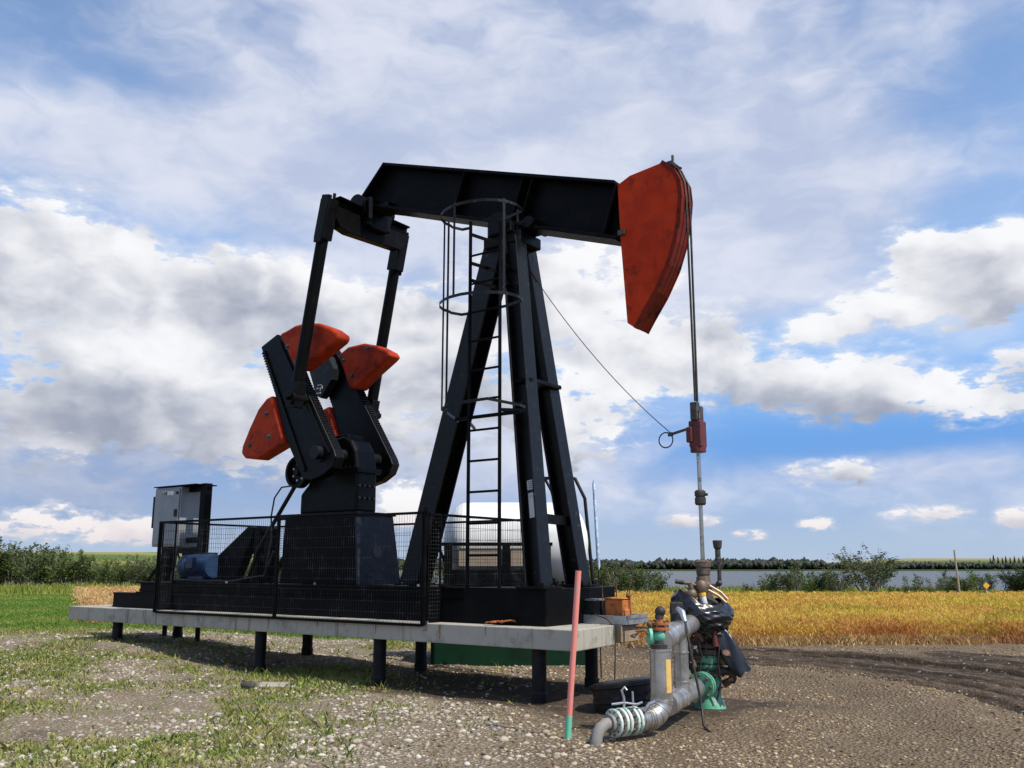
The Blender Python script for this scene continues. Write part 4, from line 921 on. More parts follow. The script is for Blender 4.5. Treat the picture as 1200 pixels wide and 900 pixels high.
# ------------------------------------------------------------------ lubricator tray at the slab's end
tray = thing('metal_tray', 'light grey steel channel tray lying on the near slab end', 'tray', (-.35, 1.45, .905), True)
t_ = MB(); t_.bx(-.80, .03, 1.18, 1.205, .907, 1.02); t_.bx(.03, .045, 1.18, 1.78, .907, 1.02); t_.bx(-.80, .03, 1.755, 1.78, .907, 1.02); t_.bx(-.80, .03, 1.205, 1.755, .907, .93)
t_.build('channel', GALV, tray, bevel=.003)
MB().bx(-.78, .025, 1.21, 1.75, .932, .985).build('oily_fill', DIRTY, tray)
MB().bx(.05, .058, 1.2, 1.76, .985, 1.03).build('lip_strip', GALV, tray)
wbk = MB(); wbk.bx(-.33, -.02, 1.16, 1.62, .68, .905); solo(wbk, 'timber_block', WOOD, (-.18, 1.4, .68), 'brown timber block wedged under the steel tray end', 'timber block', True, bevel=.01)
lub = thing('chemical_pump', 'small rusty orange pump box with upright rods on the steel tray', 'pump', (-.2, 1.40, .985), True)
l_ = MB(); l_.bx(-.34, -.06, 1.29, 1.52, .985, 1.22); l_.bx(-.35, -.05, 1.28, 1.53, 1.22, 1.245); l_.bx(-.10, -.03, 1.30, 1.42, .985, 1.10)
l_.build('housing', RUSTO, lub, bevel=.012)
for u, v, zt in ((-.40, 1.34, 1.52), (-.24, 1.44, 1.50), (-.04, 1.44, 1.48)):
    MB().tube([(u+.02, v, .985), (u, v, 1.1), (u, v, zt-.06), (u+.02, v, zt)] + ([(u+.06, v, zt+.04), (u+.11, v, zt+.02), (u+.13, v, zt-.05)] if u < -.3 else []), .009, 6).build('upright_rod', RUST, lub)
MB().sphere((-.06, 1.44, 1.27), .035, 10, 7).build('filler_cap', RUST, lub)
ws = thing('work_shelf', 'small grey shelf plate on a bent leg left of the orange pump', 'shelf', (-.55, 1.32, .985), True)
MB().bx(-.74, -.44, 1.22, 1.46, 1.20, 1.225).build('shelf_plate', GALV, ws, bevel=.003)
MB().tube([(-.70, 1.24, 1.20), (-.56, 1.26, 1.08), (-.46, 1.26, .985)], .014, 6).build('bent_leg', STEEL, ws)
MB().tube([(-.47, 1.42, 1.20), (-.47, 1.42, .985)], .02, 6).build('leg', STEEL, ws)
wc = thing('loose_cable', 'thin black cable hanging from the tray to the ground by the tub', 'cable', (-.03, 1.1, 0), True)
MB().tube([(-.40, 1.14, 1.03), (-.22, 1.12, .98), (-.10, 1.10, .90), (-.06, 1.06, .7), (-.07, 1.06, .4), (-.09, 1.05, .02)], .009, 6).build('cable_drop', RUBB, wc)
MB().tube([(.10, 1.6, .93), (.02, 1.5, .78), (-.10, 1.2, .72), (-.30, .8, .66), (-.55, .45, .63)], .009, 6).build('cable_branch', RUBB, wc)
# rag on slab
rg_ = MB(); pts = []
for j in range(6):
    for i in range(9):
        a = i/8; b = j/5; pts.append((-1.42 + .34*a + .03*math.sin(7*b+i), .05 + .22*a*.9 + .10*b, .915 + .03*abs(math.sin(3*a*3.1+b*4)) + .03*a))
rg_.add(pts, [(j*9+i, j*9+i+1, (j+1)*9+i+1, (j+1)*9+i) for j in range(5) for i in range(8)], True)
ro = solo(rg_, 'rag', RAGM, (-1.3, .15, .905), 'crumpled rust coloured rag on the slab edge by the skid', 'rag', True)
so = ro.modifiers.new('thick', 'SOLIDIFY'); so.thickness = .012

# ------------------------------------------------------------------ pink post
pp = thing('marker_post', 'tall faded pink plastic post with a green foot leaning before the slab', 'marker post', (.545, 9.3, 0))
a, b = Vector((.54, 9.3, -.05)), Vector((.672, 9.3, 1.61)); f1 = a.lerp(b, .16)
MB().cyl(f1, b, .030, n=18).build('post_tube', PINK, pp)
MB().cyl(a, f1, .0315, n=18).build('green_foot', TEAL, pp)

# ------------------------------------------------------------------ well head
WX0, WY0 = 2.39, 11.40
wh = thing('well_head', 'green and rusty well head of flanges, valves and stuffing box below the rod', 'well head', (WX0, WY0, 0))
def L(prof, mat, name, o=(WX0, WY0, 0), ax=(0, 0, 1), n=28, parent=None):
    return MB().lathe(prof, o, ax, n).build(name, mat, parent or wh)
L([(.20, -.05), (.17, .04), (.13, .12), (.14, .20), (.15, .34), (.13, .36)], GRN, 'casing_bowl')
so_d = Vector((-.66, -1.2, 0)).normalized()
so_ = MB(); so_.cyl((WX0, WY0, .27), Vector((WX0, WY0, .27)) + so_d*.30, .10, n=20); so_.lathe([(.16, 0), (.16, .05), (.11, .05), (.11, .08), (.16, .08), (.16, .12)], Vector((WX0, WY0, .27)) + so_d*.26, so_d, 24)
sof = so_.build('side_outlet_flange', GRN, wh)
fb = MB()
for i in range(8):
    a = i*math.pi/4; X_ = Vector((-so_d.y, so_d.x, 0)); c = Vector((WX0, WY0, .27)) + so_d*.22 + X_*.13*math.cos(a) + Vector((0, 0, .13*math.sin(a))); fb.cyl(c, c + so_d*.21, .016, n=6)
fb.build('stud_bolt', RUST, sof)
L([(.13, .36), (.19, .37), (.19, .42), (.14, .425)], DIRTY, 'lower_flange'); L([(.14, .425), (.17, .46), (.175, .60), (.15, .605)], GRN, 'casing_spool'); L([(.15, .605), (.20, .61), (.20, .67), (.14, .68)], DIRTY, 'upper_flange')
fb = MB()
for i in range(10):
    a = i*math.pi/5; fb.cyl((WX0 + .175*math.cos(a), WY0 + .175*math.sin(a), .35), (WX0 + .175*math.cos(a), WY0 + .175*math.sin(a), .47), .014, n=6); fb.cyl((WX0 + .18*math.cos(a), WY0 + .18*math.sin(a), .58), (WX0 + .18*math.cos(a), WY0 + .18*math.sin(a), .76), .015, n=6)
fb.build('flange_bolt', RUST, wh)
L([(.14, .68), (.20, .69), (.20, .74), (.12, .76), (.12, 1.05), (.15, 1.10), (.15, 1.22), (.10, 1.26), (.09, 1.30)], DIRTY, 'tubing_head')
L([(.10, 1.28), (.105, 1.44), (.09, 1.46), (.075, 1.54), (.085, 1.56), (.085, 1.64), (.10, 1.65), (.10, 1.71), (.05, 1.73), (.035, 1.73)], BRZ, 'stuffing_box', o=(WX0-.02, WY0, 0))
ev = MB(); ev.tube([(WX0, WY0-.02, 1.42), (WX0+.12, WY0-.04, 1.42), (WX0+.165, WY0-.05, 1.46), (WX0+.17, WY0-.05, 1.60), (WX0+.16, WY0-.05, 1.74)], .025, 10); ev.lathe([(.042, 0), (.042, .05), (.034, .06), (.034, .16), (.05, .18), (.058, .25), (.058, .27)], (WX0+.16, WY0-.05, 1.70), n=16); ev.tube([(WX0+.19, WY0-.07, 1.62), (WX0+.22, WY0-.08, 1.68), (WX0+.22, WY0-.08, 1.76)], .011, 6)
ev.sphere((WX0+.16, WY0-.05, 1.45), .04, 10, 7); ev.build('oiler_cup', DIRTY, wh)
bv = MB(); bv.sphere((WX0-.09, WY0-.18, 1.40), .09, 16, 10, (1, 1, 1.25)); bv.cyl((WX0-.09, WY0-.18, 1.46), (WX0-.09, WY0-.18, 1.53), .055, n=12); bv.tube([(WX0-.03, WY0-.18, 1.42), (WX0+.02, WY0-.12, 1.40)], .04, 8); bv.sphere((WX0-.22, WY0-.22, 1.32), .075, 14, 9); bv.cyl((WX0-.22, WY0-.22, 1.32), (WX0-.30, WY0-.2, 1.36), .05, n=12); bv.cyl((WX0-.22, WY0-.24, 1.38), (WX0-.24, WY0-.24, 1.46), .03, n=10)
bv.tube([(WX0-.36, WY0-.22, 1.46), (WX0-.26, WY0-.24, 1.455), (WX0-.14, WY0-.2, 1.42)], .022, 8)
bvo = bv.build('bronze_valve', BRZ, wh)
MB().tube([(WX0-.41, WY0-.22, 1.475), (WX0-.31, WY0-.23, 1.46)], .026, 8).build('grip', RUBB, bvo)
lt = MB(); lt.tube([(WX0-.09, WY0-.22, 1.32), (WX0-.06, WY0-.23, 1.14)], .042, 12); lt.build('white_collar', STICK, wh); MB().cyl((WX0-.092, WY0-.221, 1.34), (WX0-.087, WY0-.222, 1.305), .048, n=12).build('yellow_band', YEL, wh)
rp = MB()
for d in (0, .07): rp.tube([(WX0-.02+d*.5, WY0-.16, 1.38+d*.6), (WX0+.12+d*.4, WY0-.18, 1.30+d*.6), (WX0+.20+d*.3, WY0-.2, 1.22+d*.5)], .018, 8)
rp.build('copper_tubing', paint('tan_tubing', (.42, .30, .22), (.26, .18, .13), rough=.45, metal=.3), wh)
MB().tube([(WX0+.02, WY0-.24, .98), (WX0+.03, WY0-.25, .86), (WX0+.04, WY0-.24, .72)], [.028, .03, .045], 10).build('red_nipple', paint('red_nipple', (.12, .015, .012), (.08, .03, .025), rough=.5, scale=20), wh)
# smaller side fittings around the spool
sf_ = MB()
for x0, z0, dx, dz in ((-.28, .74, .08, .03), (-.30, .58, .08, .0), (.22, .66, .10, -.02), (.25, .40, .06, .04), (-.10, .80, .05, .05)):
    sf_.sphere((WX0+x0, WY0-.14, z0), .055, 10, 7); sf_.tube([(WX0+x0*.4, WY0-.12, z0), (WX0+x0+dx*(1 if x0 > 0 else -1), WY0-.16, z0+dz)], .03, 8)
sf_.tube([(WX0+.24, WY0-.05, .75), (WX0+.30, WY0-.05, .60), (WX0+.28, WY0-.02, .32), (WX0+.16, WY0, .25)], .05, 10)
sf_.build('side_fitting', RUST, wh)
for nm, pts, r in (('flex_hose', [(-.26, -.16, 1.02), (-.30, -.22, .86), (-.24, -.26, .70), (-.28, -.24, .52), (-.22, -.18, .40)], .024), ('control_line', [(-.14, -.22, 1.0), (-.17, -.25, .82), (-.13, -.25, .60), (-.16, -.24, .44), (-.10, -.2, .30)], .010),
                   ('control_line', [(.06, -.22, .98), (.09, -.25, .76), (.06, -.24, .52), (.09, -.22, .30), (.04, -.20, .10)], .010), ('strap', [(-.19, -.10, .50), (-.06, -.205, .515), (.08, -.20, .51), (.20, -.08, .50)], .012), ('strap', [(-.15, -.08, .22), (-.04, -.165, .215), (.07, -.155, .22), (.15, -.06, .23)], .010)):
    MB().tube([(WX0+x, WY0+y, z) for x, y, z in pts], r, 8).build(nm, RUBB, wh)
for x0, z0, r, mt in ((-.17, .80, .055, RUST), (-.06, .84, .06, DIRTY), (.07, .83, .05, DIRTY), (-.22, .66, .05, DIRTY), (.16, .58, .06, RUST), (-.25, .50, .045, RUST)):
    v_ = MB(); v_.lathe([(r*.6, -r*1.3), (r, -r*1.1), (r, -r*.8), (r*.7, -r*.7), (r*.8, 0), (r*.7, r*.7), (r, r*.8), (r, r*1.1), (r*.6, r*1.3)], (WX0+x0, WY0-.20, z0), (.5, -.3, .8 if x0 > 0 else .2), 14)
    v_.lathe([(r*.5, 0), (r*.5, r*1.2), (r*.8, r*1.25), (r*.8, r*1.6), (0, r*1.7)], (WX0+x0, WY0-.20, z0), (0, -.7, .7), 8); v_.build('small_valve', mt, wh)
hw = MB(); hw.tube([(WX0+.26, WY0-.12+.13*math.cos(R(a)), .42+.13*math.sin(R(a))) for a in range(0, 360, 15)], .016, 8, closed=True); hw.lathe([(.05, -.16), (.05, -.04), (.075, -.03), (.075, .0), (.03, .01), (.03, .03)], (WX0+.25, WY0-.12, .42), (1, 0, 0), 14)
for a in (0, 120, 240): hw.tube([(WX0+.26, WY0-.12, .42), (WX0+.26, WY0-.12+.13*math.cos(R(a)), .42+.13*math.sin(R(a)))], .010, 6)
hw.build('hand_wheel', DIRTY, wh)
# black plastic bag wrapped round the fittings
def bag():
    m = MB(); n, k = 96, 30; c0 = Vector((WX0-.12, WY0-.05, 0)); vs = []
    for i in range(k):
        t = i/(k-1); z = 1.28 - .44*t
        rad = (.29 + .09*math.sin(min(1, t*2.4)*math.pi/2) - .42*max(0, t-.42)**1.5)
        for j in range(n):
            a = 2*math.pi*j/n
            w = .010*math.sin(5*a + 9*t) + .013*math.sin(9*a + 26*t + 2*math.sin(3*a)) + .006*math.sin(13*a - 34*t) + .0035*math.sin(23*a + 47*t + 2*math.sin(5*a))
            w += .035*mnoise.noise(Vector((2*math.cos(a), 2*math.sin(a), 3*t)))
            rr_ = rad*(1 + .10*math.cos(a - .2)) + w*(.35 + t*.9 if t < .6 else .9)
            zz = z + .05*math.sin(a*2 + 1)*(1-t) - .06*math.cos(a)*(1-t) + .03*mnoise.noise(Vector((2*a, t*3, 1)))
            vs.append(c0 + Vector((rr_*math.cos(a) + .05*t, rr_*math.sin(a)*.92, zz)))
    fs = [(i*n+j, i*n+(j+1) % n, (i+1)*n+(j+1) % n, (i+1)*n+j) for i in range(k-1) for j in range(n)]
    m.add(vs, fs, True); return m
bgm = bag(); o = solo(bgm, 'plastic_bag', BAGM, (WX0, WY0, .7), 'shiny black plastic bag wrapped round the top of the well head', 'plastic bag')
s_ = o.modifiers.new('thick', 'SOLIDIFY'); s_.thickness = .006
tl = MB(); vs = []; nn, kk = 26, 16
for i in range(kk):
    t = i/(kk-1); c = Vector((WX0+.06, WY0-.16, .92)).lerp(Vector((WX0+.36, WY0-.30, .42)), t); wd = .075 + .035*math.sin(t*2.6)
    for j in range(nn):
        a = 2*math.pi*j/nn; x = math.cos(a)*wd*(1 + .14*math.sin(5*a+6*t)); y = math.sin(a)*(.022+.012*math.sin(9*t+3*a))
        vs.append(c + Vector((x*.8, y, x*.55 + .02*math.sin(8*t+4*a))))
tl.add(vs, [(i*nn+j, i*nn+(j+1) % nn, (i+1)*nn+(j+1) % nn, (i+1)*nn+j) for i in range(kk-1) for j in range(nn)], True); tl.add(vs[:nn], [list(range(nn))]); tl.add(vs[-nn:], [list(range(nn))])
solo(tl, 'bag_tail', BAGM, (WX0+.3, WY0-.25, .43), 'twisted loose tail of black plastic hanging right of the well head', 'plastic bag')

# ------------------------------------------------------------------ insulated flow line
fl_ = thing('flow_line', 'silver clad flow line pipes and valve standing before the well head', 'pipe', (1.6, 9.6, 0))
def clad(pts, r, name, bands=()):
    m = MB(); m.tube(pts, r, 26); pts = [Vector(p) for p in pts]
    for f in bands:
        c = pts[0].lerp(pts[-1], f); d = (pts[-1]-pts[0]).normalized(); m.lathe([(r+.001, 0), (r+.007, .002), (r+.007, .020), (r+.001, .022)], c, d, 26)
    return m.build(name, CLAD, fl_)
clad([(2.13, 10.94, .27), (1.58, 9.62, .27)], .108, 'lower_pipe', (.2, .55, .9))
clad([(1.51, 9.40, .925), (1.79, 10.15, .955), (2.20, 11.28, .985)], .108, 'upper_pipe', (.04, .16, .28, .4, .52))
clad([(1.84, 10.2, .20), (1.84, 10.2, .93)], .080, 'riser_pipe', (.30, .72))
AX, AY = 1.50, 9.46
clad([(AX, AY, .30), (AX, AY, .83)], .110, 'stand_pipe', (.06, .97))
lbl = MB(); 
for i in range(6):
    a0, a1 = R(-72 + i*6), R(-72 + (i+1)*6); r = .1115
    lbl.add([(AX + r*math.cos(a0), AY + r*math.sin(a0), .42), (AX + r*math.cos(a1), AY + r*math.sin(a1), .42), (AX + r*math.cos(a1), AY + r*math.sin(a1), .74), (AX + r*math.cos(a0), AY + r*math.sin(a0), .74)], [(0, 1, 2, 3)], True)
lbl.build('yellow_label', YTAPE, fl_)
ed = Vector((-.76, -.52, 0)).normalized(); el_pts = []
for i in range(9):
    a = R(i*90/8); el_pts.append(Vector((AX, AY, .36)) + ed*(.20*(1-math.cos(a))) + Vector((0, 0, -.18*math.sin(a))))
em = MB(); em.tube(el_pts, .112, 26)
for i in (1, 3, 5, 7): em.tube([el_pts[i], el_pts[i] + (el_pts[i+1]-el_pts[i])*.3], .117, 26)
em.build('elbow', CLAD, fl_)
e0 = el_pts[-1]; 
clad([e0, e0 + ed*.16], .108, 'run_pipe', (.1, .6))
fm = MB()
for s in (.15, .20, .29, .34, .42): fm.lathe([(.05, 0), (.125, 0), (.132, .006), (.132, .026), (.125, .032), (.05, .032)], e0 + ed*s, ed, 26)
fo = fm.build('flange_ring', paint('mint_white_flange', (.60, .66, .60), (.22, .42, .34), rough=.5, scale=14, lo=.46, hi=.6, dust=.2), fl_)
fm = MB(); fm.cyl(e0 + ed*.14, e0 + ed*.50, .085, n=20); fm.tube([e0 + ed*.48, e0 + ed*.54, e0 + ed*.60 + Vector((0, 0, -.03)), e0 + ed*.65 + Vector((0, 0, -.10)), e0 + ed*.67 + Vector((0, 0, -.30))], .058, 20); fm.build('bare_pipe', paint('pale_scaled_pipe', (.22, .21, .19), (.10, .09, .08), rough=.7, scale=10, dust=.4), fl_)
fb = MB(); Xs = Vector((-ed.y, ed.x, 0))
for i in range(10):
    a = i*math.pi/5; c = e0 + ed*.14 + Xs*.108*math.cos(a) + Vector((0, 0, .108*math.sin(a))); fb.cyl(c, c + ed*.32, .012, n=6)
fb.build('flange_stud', RUST, fl_)
va = MB(); va.lathe([(.10, .83), (.10, .88), (.075, .885), (.07, .92)], (AX, AY, 0), n=20); vb = va.build('valve_base', DIRTY, fl_)
va = MB(); va.sphere((AX, AY, .97), .085, 18, 12, (1, 1, 1.05)); va.cyl((AX, AY, .97), (1.52, 9.42, .95), .05, n=14); va.lathe([(.09, 0), (.09, .03)], (AX-.09, AY-.01, .96), (-1, -.1, 0), 18); va.build('valve_body', TEAL, fl_)
va = MB(); va.lathe([(.10, 1.02), (.10, 1.045), (.055, 1.05), (.055, 1.065), (.092, 1.07), (.092, 1.095), (.04, 1.10), (.04, 1.15)], (AX, AY, 0), n=18); vbn = va.build('valve_bonnet', paint('rust_orange_casting', (.36, .11, .03), (.13, .06, .035), rough=.65, scale=18, bump=.2, dust=.15), fl_)
for i in range(6):
    a = i*math.pi/3; MB().cyl((AX+.082*math.cos(a), AY+.082*math.sin(a), 1.0), (AX+.082*math.cos(a), AY+.082*math.sin(a), 1.115), .012, n=6).build('bonnet_bolt', RUST, vbn)
va = MB(); va.sphere((AX+.01, AY, 1.20), .055, 16, 10); va.cyl((AX, AY, 1.13), (AX, AY, 1.17), .045, n=12); va.build('valve_knob', RUBB, fl_)
va = MB(); va.tube([(AX-.05, AY-.03, 1.06), (AX-.14, AY-.06, 1.05), (AX-.25, AY-.08, 1.06)], .014, 8); va.sphere((AX-.11, AY-.05, 1.08), .03); va.tube([(AX-.06, AY-.05, 1.0), (AX-.13, AY-.09, .98), (AX-.17, AY-.10, 1.02), (AX-.26, AY-.10, 1.015)], .010, 7); va.build('valve_handle', RUST, fl_)
gp = MB(); gp.bx(1.76, 1.90, 10.27, 10.33, 1.03, 1.26); gb2 = gp.build('junction_box', RUBB, fl_, bevel=.008)
gp = MB(); gp.tube([(1.83, 10.24, 1.19), (1.86, 10.14, 1.16), (1.88, 10.10, 1.06)], [.03, .036, .026], 12); gp.build('cable_plug', GALV, gb2)
gp = MB(); gp.tube([(1.88, 10.10, 1.08), (1.89, 10.02, .9), (1.93, 9.98, .62), (1.98, 9.94, .30), (2.0, 9.90, .02), (2.0, 9.6, .012)], .014, 8); gp.build('cable_drop', RUBB, gb2)
b0_ = e0 + ed*.30
def q_(a, z, f=0): return Vector((b0_.x + a, b0_.y - f, z))
sw = MB(); sw.tube([q_(0, .28), q_(0, .40), q_(-.02, .47), q_(.01, .50), q_(.03, .47)], .013, 7); sw.tube([q_(-.12, .34), q_(0, .355), q_(.12, .34), q_(.18, .36)], .012, 7); sw.tube([q_(.09, .28), q_(.085, .46)], .010, 6); sw.tube([q_(.20, .27, -.03), q_(.25, .34, -.03), q_(.31, .36, -.03)], .020, 8)
sw.build('bleed_valve_handle', GALV, fl_)

# black tub
tb = thing('stock_tub', 'low round black ribbed plastic tub tilted on the dirt behind the pipes', 'tub', (1.42, 10.98, 0))
tax = Vector((-.13, .10, 1)).normalized()
m = MB(); m.lathe([(.42, 0), (.435, .05), (.45, .06), (.45, .10), (.437, .11), (.44, .19), (.455, .20), (.455, .25), (.442, .26), (.447, .35), (.47, .36), (.47, .40), (.445, .405)], (1.42, 10.98, -.06), tax, 56)
m.build('tub_wall', TUBP, tb)
MB().lathe([(.0, 0), (.44, 0), (.442, .012), (.36, .028), (.05, .022), (.0, .022)], Vector((1.42, 10.98, -.06)) + tax*.400, tax, 56).build('lid', TUBP, tb)

# flat stone and bigger rocks on the ground
fs_ = MB(); fs_.prism([(-.26, 0), (-.20, .055), (.22, .05), (.30, .0)], -.16, .17); zz = hz(-3.3, 13.1)
o = solo(fs_, 'flat_stone', STONE_SLAB, (0, 0, 0), 'flat pale slab of stone with a dark end lying left on the gravel', 'stone', bevel=.02); o.location = (-3.28, 13.05, zz); o.rotation_euler = (.02, .03, .25)
fs_ = MB(); fs_.sphere((0, 0, .04), .09, 10, 7, (1.3, .9, .6)); o = solo(fs_, 'dark_stone', paint('dark_stone', (.05, .045, .04), (.09, .08, .07), rough=.9, scale=12, bump=.3), (0, 0, 0), 'small dark lump beside the flat pale stone', 'stone'); o.location = (-3.62, 12.95, zz)

# ------------------------------------------------------------------ pole and sign at the field's far edge
m = MB(); m.cyl((22.30, 46, -.1), (22.22, 46, 2.46), .055, .04, 10); m.cyl((22.22, 46, 2.46), (22.30, 46, 2.475), .02, n=6)
solo(m, 'thin_pole', POLEW, (22.28, 46, 0), 'thin leaning grey wooden pole at the far edge of the golden field', 'pole')
sg = thing('road_sign', 'small yellow diamond sign on a post by the dark bushes', 'sign', (23.65, 46.0, 0))
m = MB(); a = .17; m.add([(23.65-a, 45.98, .72), (23.65, 45.98, .72-a), (23.65+a, 45.98, .72), (23.65, 45.98, .72+a), (23.65-a, 45.995, .72), (23.65, 45.995, .72-a), (23.65+a, 45.995, .72), (23.65, 45.995, .72+a)], [(0, 1, 2, 3), (7, 6, 5, 4), (0, 4, 5, 1), (1, 5, 6, 2), (2, 6, 7, 3), (3, 7, 4, 0)])
m.build('panel', YEL, sg); MB().bx(23.62, 23.68, 46.0, 46.04, -.1, .9).build('post', POLEW, sg)

# ------------------------------------------------------------------ world: Nishita sky with procedural clouds
SUN_AZ, SUN_EL = -37., 52.      # azimuth measured counter-clockwise from +x
w = bpy.data.worlds.new('World'); sc.world = w; w.use_nodes = True
w.cycles.sampling_method = 'NONE'
nt = NT(w.node_tree); bgN = nt.n['Background']; STR = .12; k_ = 1/STR
sky = nt.node('ShaderNodeTexSky', sky_type='NISHITA'); sky.sun_disc = False; sky.sun_elevation = R(SUN_EL); sky.sun_rotation = R(90 - SUN_AZ); sky.altitude = 600; sky.air_density = 1.0; sky.dust_density = .3; sky.ozone_density = 2.0
D = nt.sep(nt.node('ShaderNodeTexCoord').outputs['Generated'])
az = nt.m('MULTIPLY', nt.m('ARCTAN2', D[0], D[1]), 57.2958); el = nt.m('MULTIPLY', nt.m('ARCSINE', D[2]), 57.2958)
# named cloud banks: azimuth, elevation, half widths (degrees), weight, flat-base darkness
CUM = [(-29.5,17.2,6.5,4.2,1.1,.5),(-22.5,15.8,6.5,3.4,1.1,.55),(-15.5,15.9,5.5,3.2,1.0,.55),(-10.5,15.2,4,2.6,.7,.5),(-26,9.6,12,4.2,.9,.65),(-15,9.4,9,4.2,.8,.65),(-8,11,6,5,.6,.6),(-24.5,12.4,3.5,.9,.4,-.7),(-14,10.6,4.5,.8,.4,-.7),(-27,9.0,4,.7,.3,-.6),
 (-2.5,14.5,6,6,.8,.5),(5.5,17.5,5.2,4.6,1.0,.0),(8.0,12.2,4.3,3.0,1.1,.0),(4.2,8.8,4.6,2.9,.9,.4),(25.6,15.6,5.8,2.3,1.0,.25),(20.5,14.6,3.4,1.2,.75,.2),(28.5,17.5,3,1.6,.8,.1),(25.0,18.6,2.3,1.5,.8,.0),(29.5,16.5,4,2.4,.8,.5),
 (14.2,11.8,3.6,2.1,1.1,.25),(21.0,10.8,4.8,2.3,1.2,.4),(26.8,9.4,4.6,1.5,1.1,.4),(18.4,13.9,2.5,.75,.75,.2),(29.6,11.3,1.9,.9,.8,.2),(13.4,15.0,2.2,1.6,.75,.3),
 (-25.2,2.4,3.6,1.2,1.0,.1),(-29.0,2.4,1.9,.8,.7,.1),(-21.6,2.0,2.4,.8,.8,.1),(19.8,5.5,3.2,.9,.8,.3),(24.3,3.0,2.4,.6,.8,.2),(18.6,2.5,1.2,.55,.85,.1),(29.2,2.7,1.3,.6,.75,.2),(11.1,2.8,2.0,.45,.7,.1),(14.7,1.9,1.2,.35,.6,.1),(-6.8,4.0,2.0,1.5,.85,.1)]
VEIL = [(26,14.5,7,3,.40),(11,16,5,4,.5),(22,5.6,9,1.1,.40),(10,4,6,2,.25),(-20,5.0,20,3.6,.75),(-28,8,10,3,.5),(0,6,12,4,.5),(0,29,40,9,1.05),(2,21,26,7,.85),(-24,23,12,3.0,.55),(17,21,8,7,.65),(-2,10,14,8,.45),(27,4.5,12,2.4,.5),(-26,3,10,2,.3),(-29,30,7,4,-.45),(-20,21.5,7,2.5,-.45),(30,24,6,6,-.35),(26,28,8,3,-.2)]
def field(lst, with_low=False):
    tot = None; low = None
    for q in lst:
        a, e, ra, re, wt = q[:5]
        dx = nt.m('MULTIPLY_ADD', az, 1/ra, -a/ra); dy = nt.m('MULTIPLY_ADD', el, 1/re, -e/re)
        r2 = nt.m('MULTIPLY_ADD', dx, dx, nt.m('MULTIPLY', dy, dy))
        t_ = nt.m('MULTIPLY_ADD', r2, -.42, 1., clamp=True); f = nt.m('MULTIPLY', nt.m('MULTIPLY', t_, t_), wt)
        tot = f if tot is None else nt.m('ADD', tot, f)
        if with_low:
            lo = nt.m('MULTIPLY', f, nt.m('SUBTRACT', nt.m('MULTIPLY', dy, .55), q[5])); low = lo if low is None else nt.m('ADD', low, lo)
    return (tot, low) if with_low else tot
cf, clow = field(CUM, True); vf = field(VEIL)
vec = nt.comb(nt.m('MULTIPLY', az, .10), nt.m('MULTIPLY', el, .15), 0.)
# sky outside the picture: broad random banks
elsew = nt.m('MULTIPLY', nt.ss(nt.m('ABSOLUTE', az), 34., 44.), nt.ss(nt.noise(vec, .35, 1), .45, .7)); cf = nt.m('MULTIPLY_ADD', elsew, .9, cf)
n_warp = nt.node('ShaderNodeTexNoise'); nt.put(n_warp.inputs['Vector'], vec); n_warp.inputs['Scale'].default_value = 2.2; n_warp.inputs['Detail'].default_value = 2
wcol = nt.vm('SUBTRACT', n_warp.outputs['Color'], (.5, .5, .5))
wv = nt.vm('ADD', vec, nt.vm('SCALE', wcol, scale=.28))
def billow(v, det):
    n = nt.noise(v, 1.15, det, .55)
    p = nt.vor(v, 4.6, 'F1')
    return nt.m('MULTIPLY_ADD', n, .86, nt.m('MULTIPLY_ADD', p, -.13, .14))
b0 = billow(wv, 8)
s0 = nt.noise(wv, .95, 5, .50); s1 = nt.noise(nt.vm('ADD', wv, (.10, .16, 0.)), .95, 5, .50)
b_mean = .525
n_hi = nt.noise(nt.comb(nt.m('MULTIPLY', az, .42), nt.m('MULTIPLY', el, .95), 7.), 1.6, 5, .58)
gate = nt.ss(cf, .0, .4)
dens = nt.m('MULTIPLY_ADD', nt.m('SUBTRACT', b0, b_mean), nt.m('MULTIPLY', gate, 3.0), cf)
dens = nt.m('MULTIPLY_ADD', nt.m('SUBTRACT', n_hi, .50), nt.m('MULTIPLY', nt.ss(el, 15., 4., 1.4, 2.8), gate), dens)
mask = nt.m('MAXIMUM', nt.m('MULTIPLY', nt.ss(dens, .10, .60), .42), nt.ss(dens, .36, .70))
relief = nt.m('SUBTRACT', s0, s1)
lown = nt.m('DIVIDE', clow, nt.m('ADD', nt.m('MAXIMUM', cf, 0.), .12))
lit = nt.m('ADD', nt.m('MULTIPLY_ADD', lown, .55, .84), nt.m('MULTIPLY_ADD', relief, 2.5, nt.m('MULTIPLY', nt.m('SUBTRACT', .8, dens), .06)))
litc = nt.ss(lit, .05, 1.0)
ccol = nt.mix(litc, (.34*k_, .375*k_, .475*k_), (.97*k_, .97*k_, .985*k_))
ccol = nt.mix(nt.ss(el, 5.0, 1.0), ccol, nt.mix(litc, (.42*k_, .46*k_, .58*k_), (.92*k_, .83*k_, .82*k_)))
hs = nt.node('ShaderNodeHueSaturation'); nt.put(hs.inputs['Color'], sky.outputs[0]); hs.inputs['Saturation'].default_value = 1.0; hs.inputs['Value'].default_value = 1.7
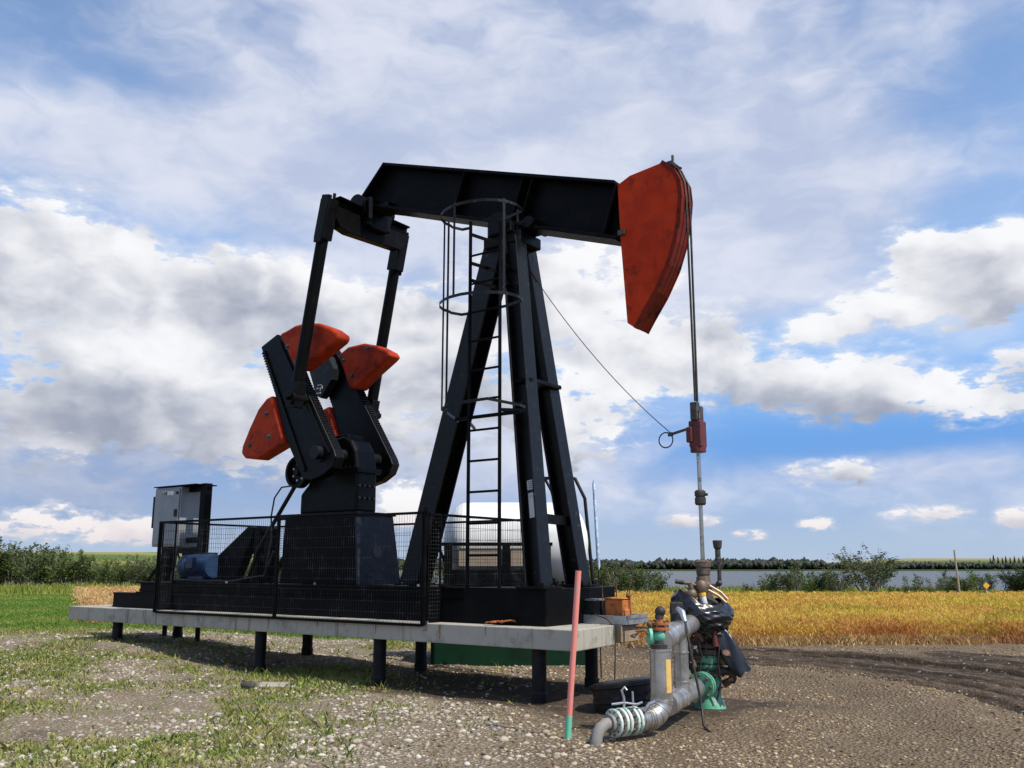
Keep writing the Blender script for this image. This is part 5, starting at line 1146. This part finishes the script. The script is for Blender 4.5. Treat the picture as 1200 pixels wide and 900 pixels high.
skc = nt.mix(nt.m('MULTIPLY', nt.ss(el, 17., 6.5), .96), hs.outputs[0], nt.mix(nt.ss(el, 8.5, .5), (.130*k_, .345*k_, .78*k_), (.40*k_, .52*k_, .71*k_)))
nv = nt.noise(nt.vm('ADD', nt.comb(nt.m('MULTIPLY', az, .045), nt.m('MULTIPLY', el, .11), 3.), nt.vm('SCALE', wcol, scale=.30)), 1.7, 5, .58)
vm_ = nt.m('MULTIPLY', nt.ss(nt.m('MULTIPLY_ADD', nt.m('SUBTRACT', nv, .5), 1.9, vf), -.05, 1.15), .93)
vcol = nt.mix(nt.ss(nv, .35, .68), (.50*k_, .57*k_, .76*k_), (.76*k_, .79*k_, .90*k_))
vcol = nt.mix(nt.m('MULTIPLY', nt.ss(az, 4., -14.), nt.ss(el, 12., 7.)), vcol, nt.mix(nt.ss(nv, .38, .62), (.33*k_, .41*k_, .60*k_), (.56*k_, .60*k_, .72*k_)))
full = nt.mix(nt.m('MULTIPLY', mask, .97), nt.mix(vm_, skc, vcol), ccol)
nt.put(bgN.inputs['Color'], full); bgN.inputs['Strength'].default_value = STR

# sun
sd = bpy.data.lights.new('sun', 'SUN'); sd.energy = 5.0; sd.angle = R(.55); sd.color = (1, .94, .83)
so = bpy.data.objects.new('sun', sd); COL.objects.link(so)
sv_ = Vector((math.cos(R(SUN_EL))*math.cos(R(SUN_AZ)), math.cos(R(SUN_EL))*math.sin(R(SUN_AZ)), math.sin(R(SUN_EL))))
so.rotation_euler = sv_.to_track_quat('Z', 'Y').to_euler(); so.location = (20, -5, 30)

# camera
cd_ = bpy.data.cameras.new('camera'); cam = bpy.data.objects.new('camera', cd_); COL.objects.link(cam)
cd_.sensor_width = 36; cd_.lens = 1055/1200*36; cd_.clip_end = 30000; cd_.clip_start = .05
cam.location = (0, 0, 1.65); cam.rotation_euler = (R(90) + math.atan(214/1055), 0, 0); sc.camera = cam
sc.view_settings.view_transform = 'Standard'; sc.view_settings.look = 'None'; sc.view_settings.gamma = 1; sc.view_settings.exposure = 0
sc.view_settings.use_curve_mapping = False
for o in bpy.data.objects:
    if '_org' in o: del o['_org']
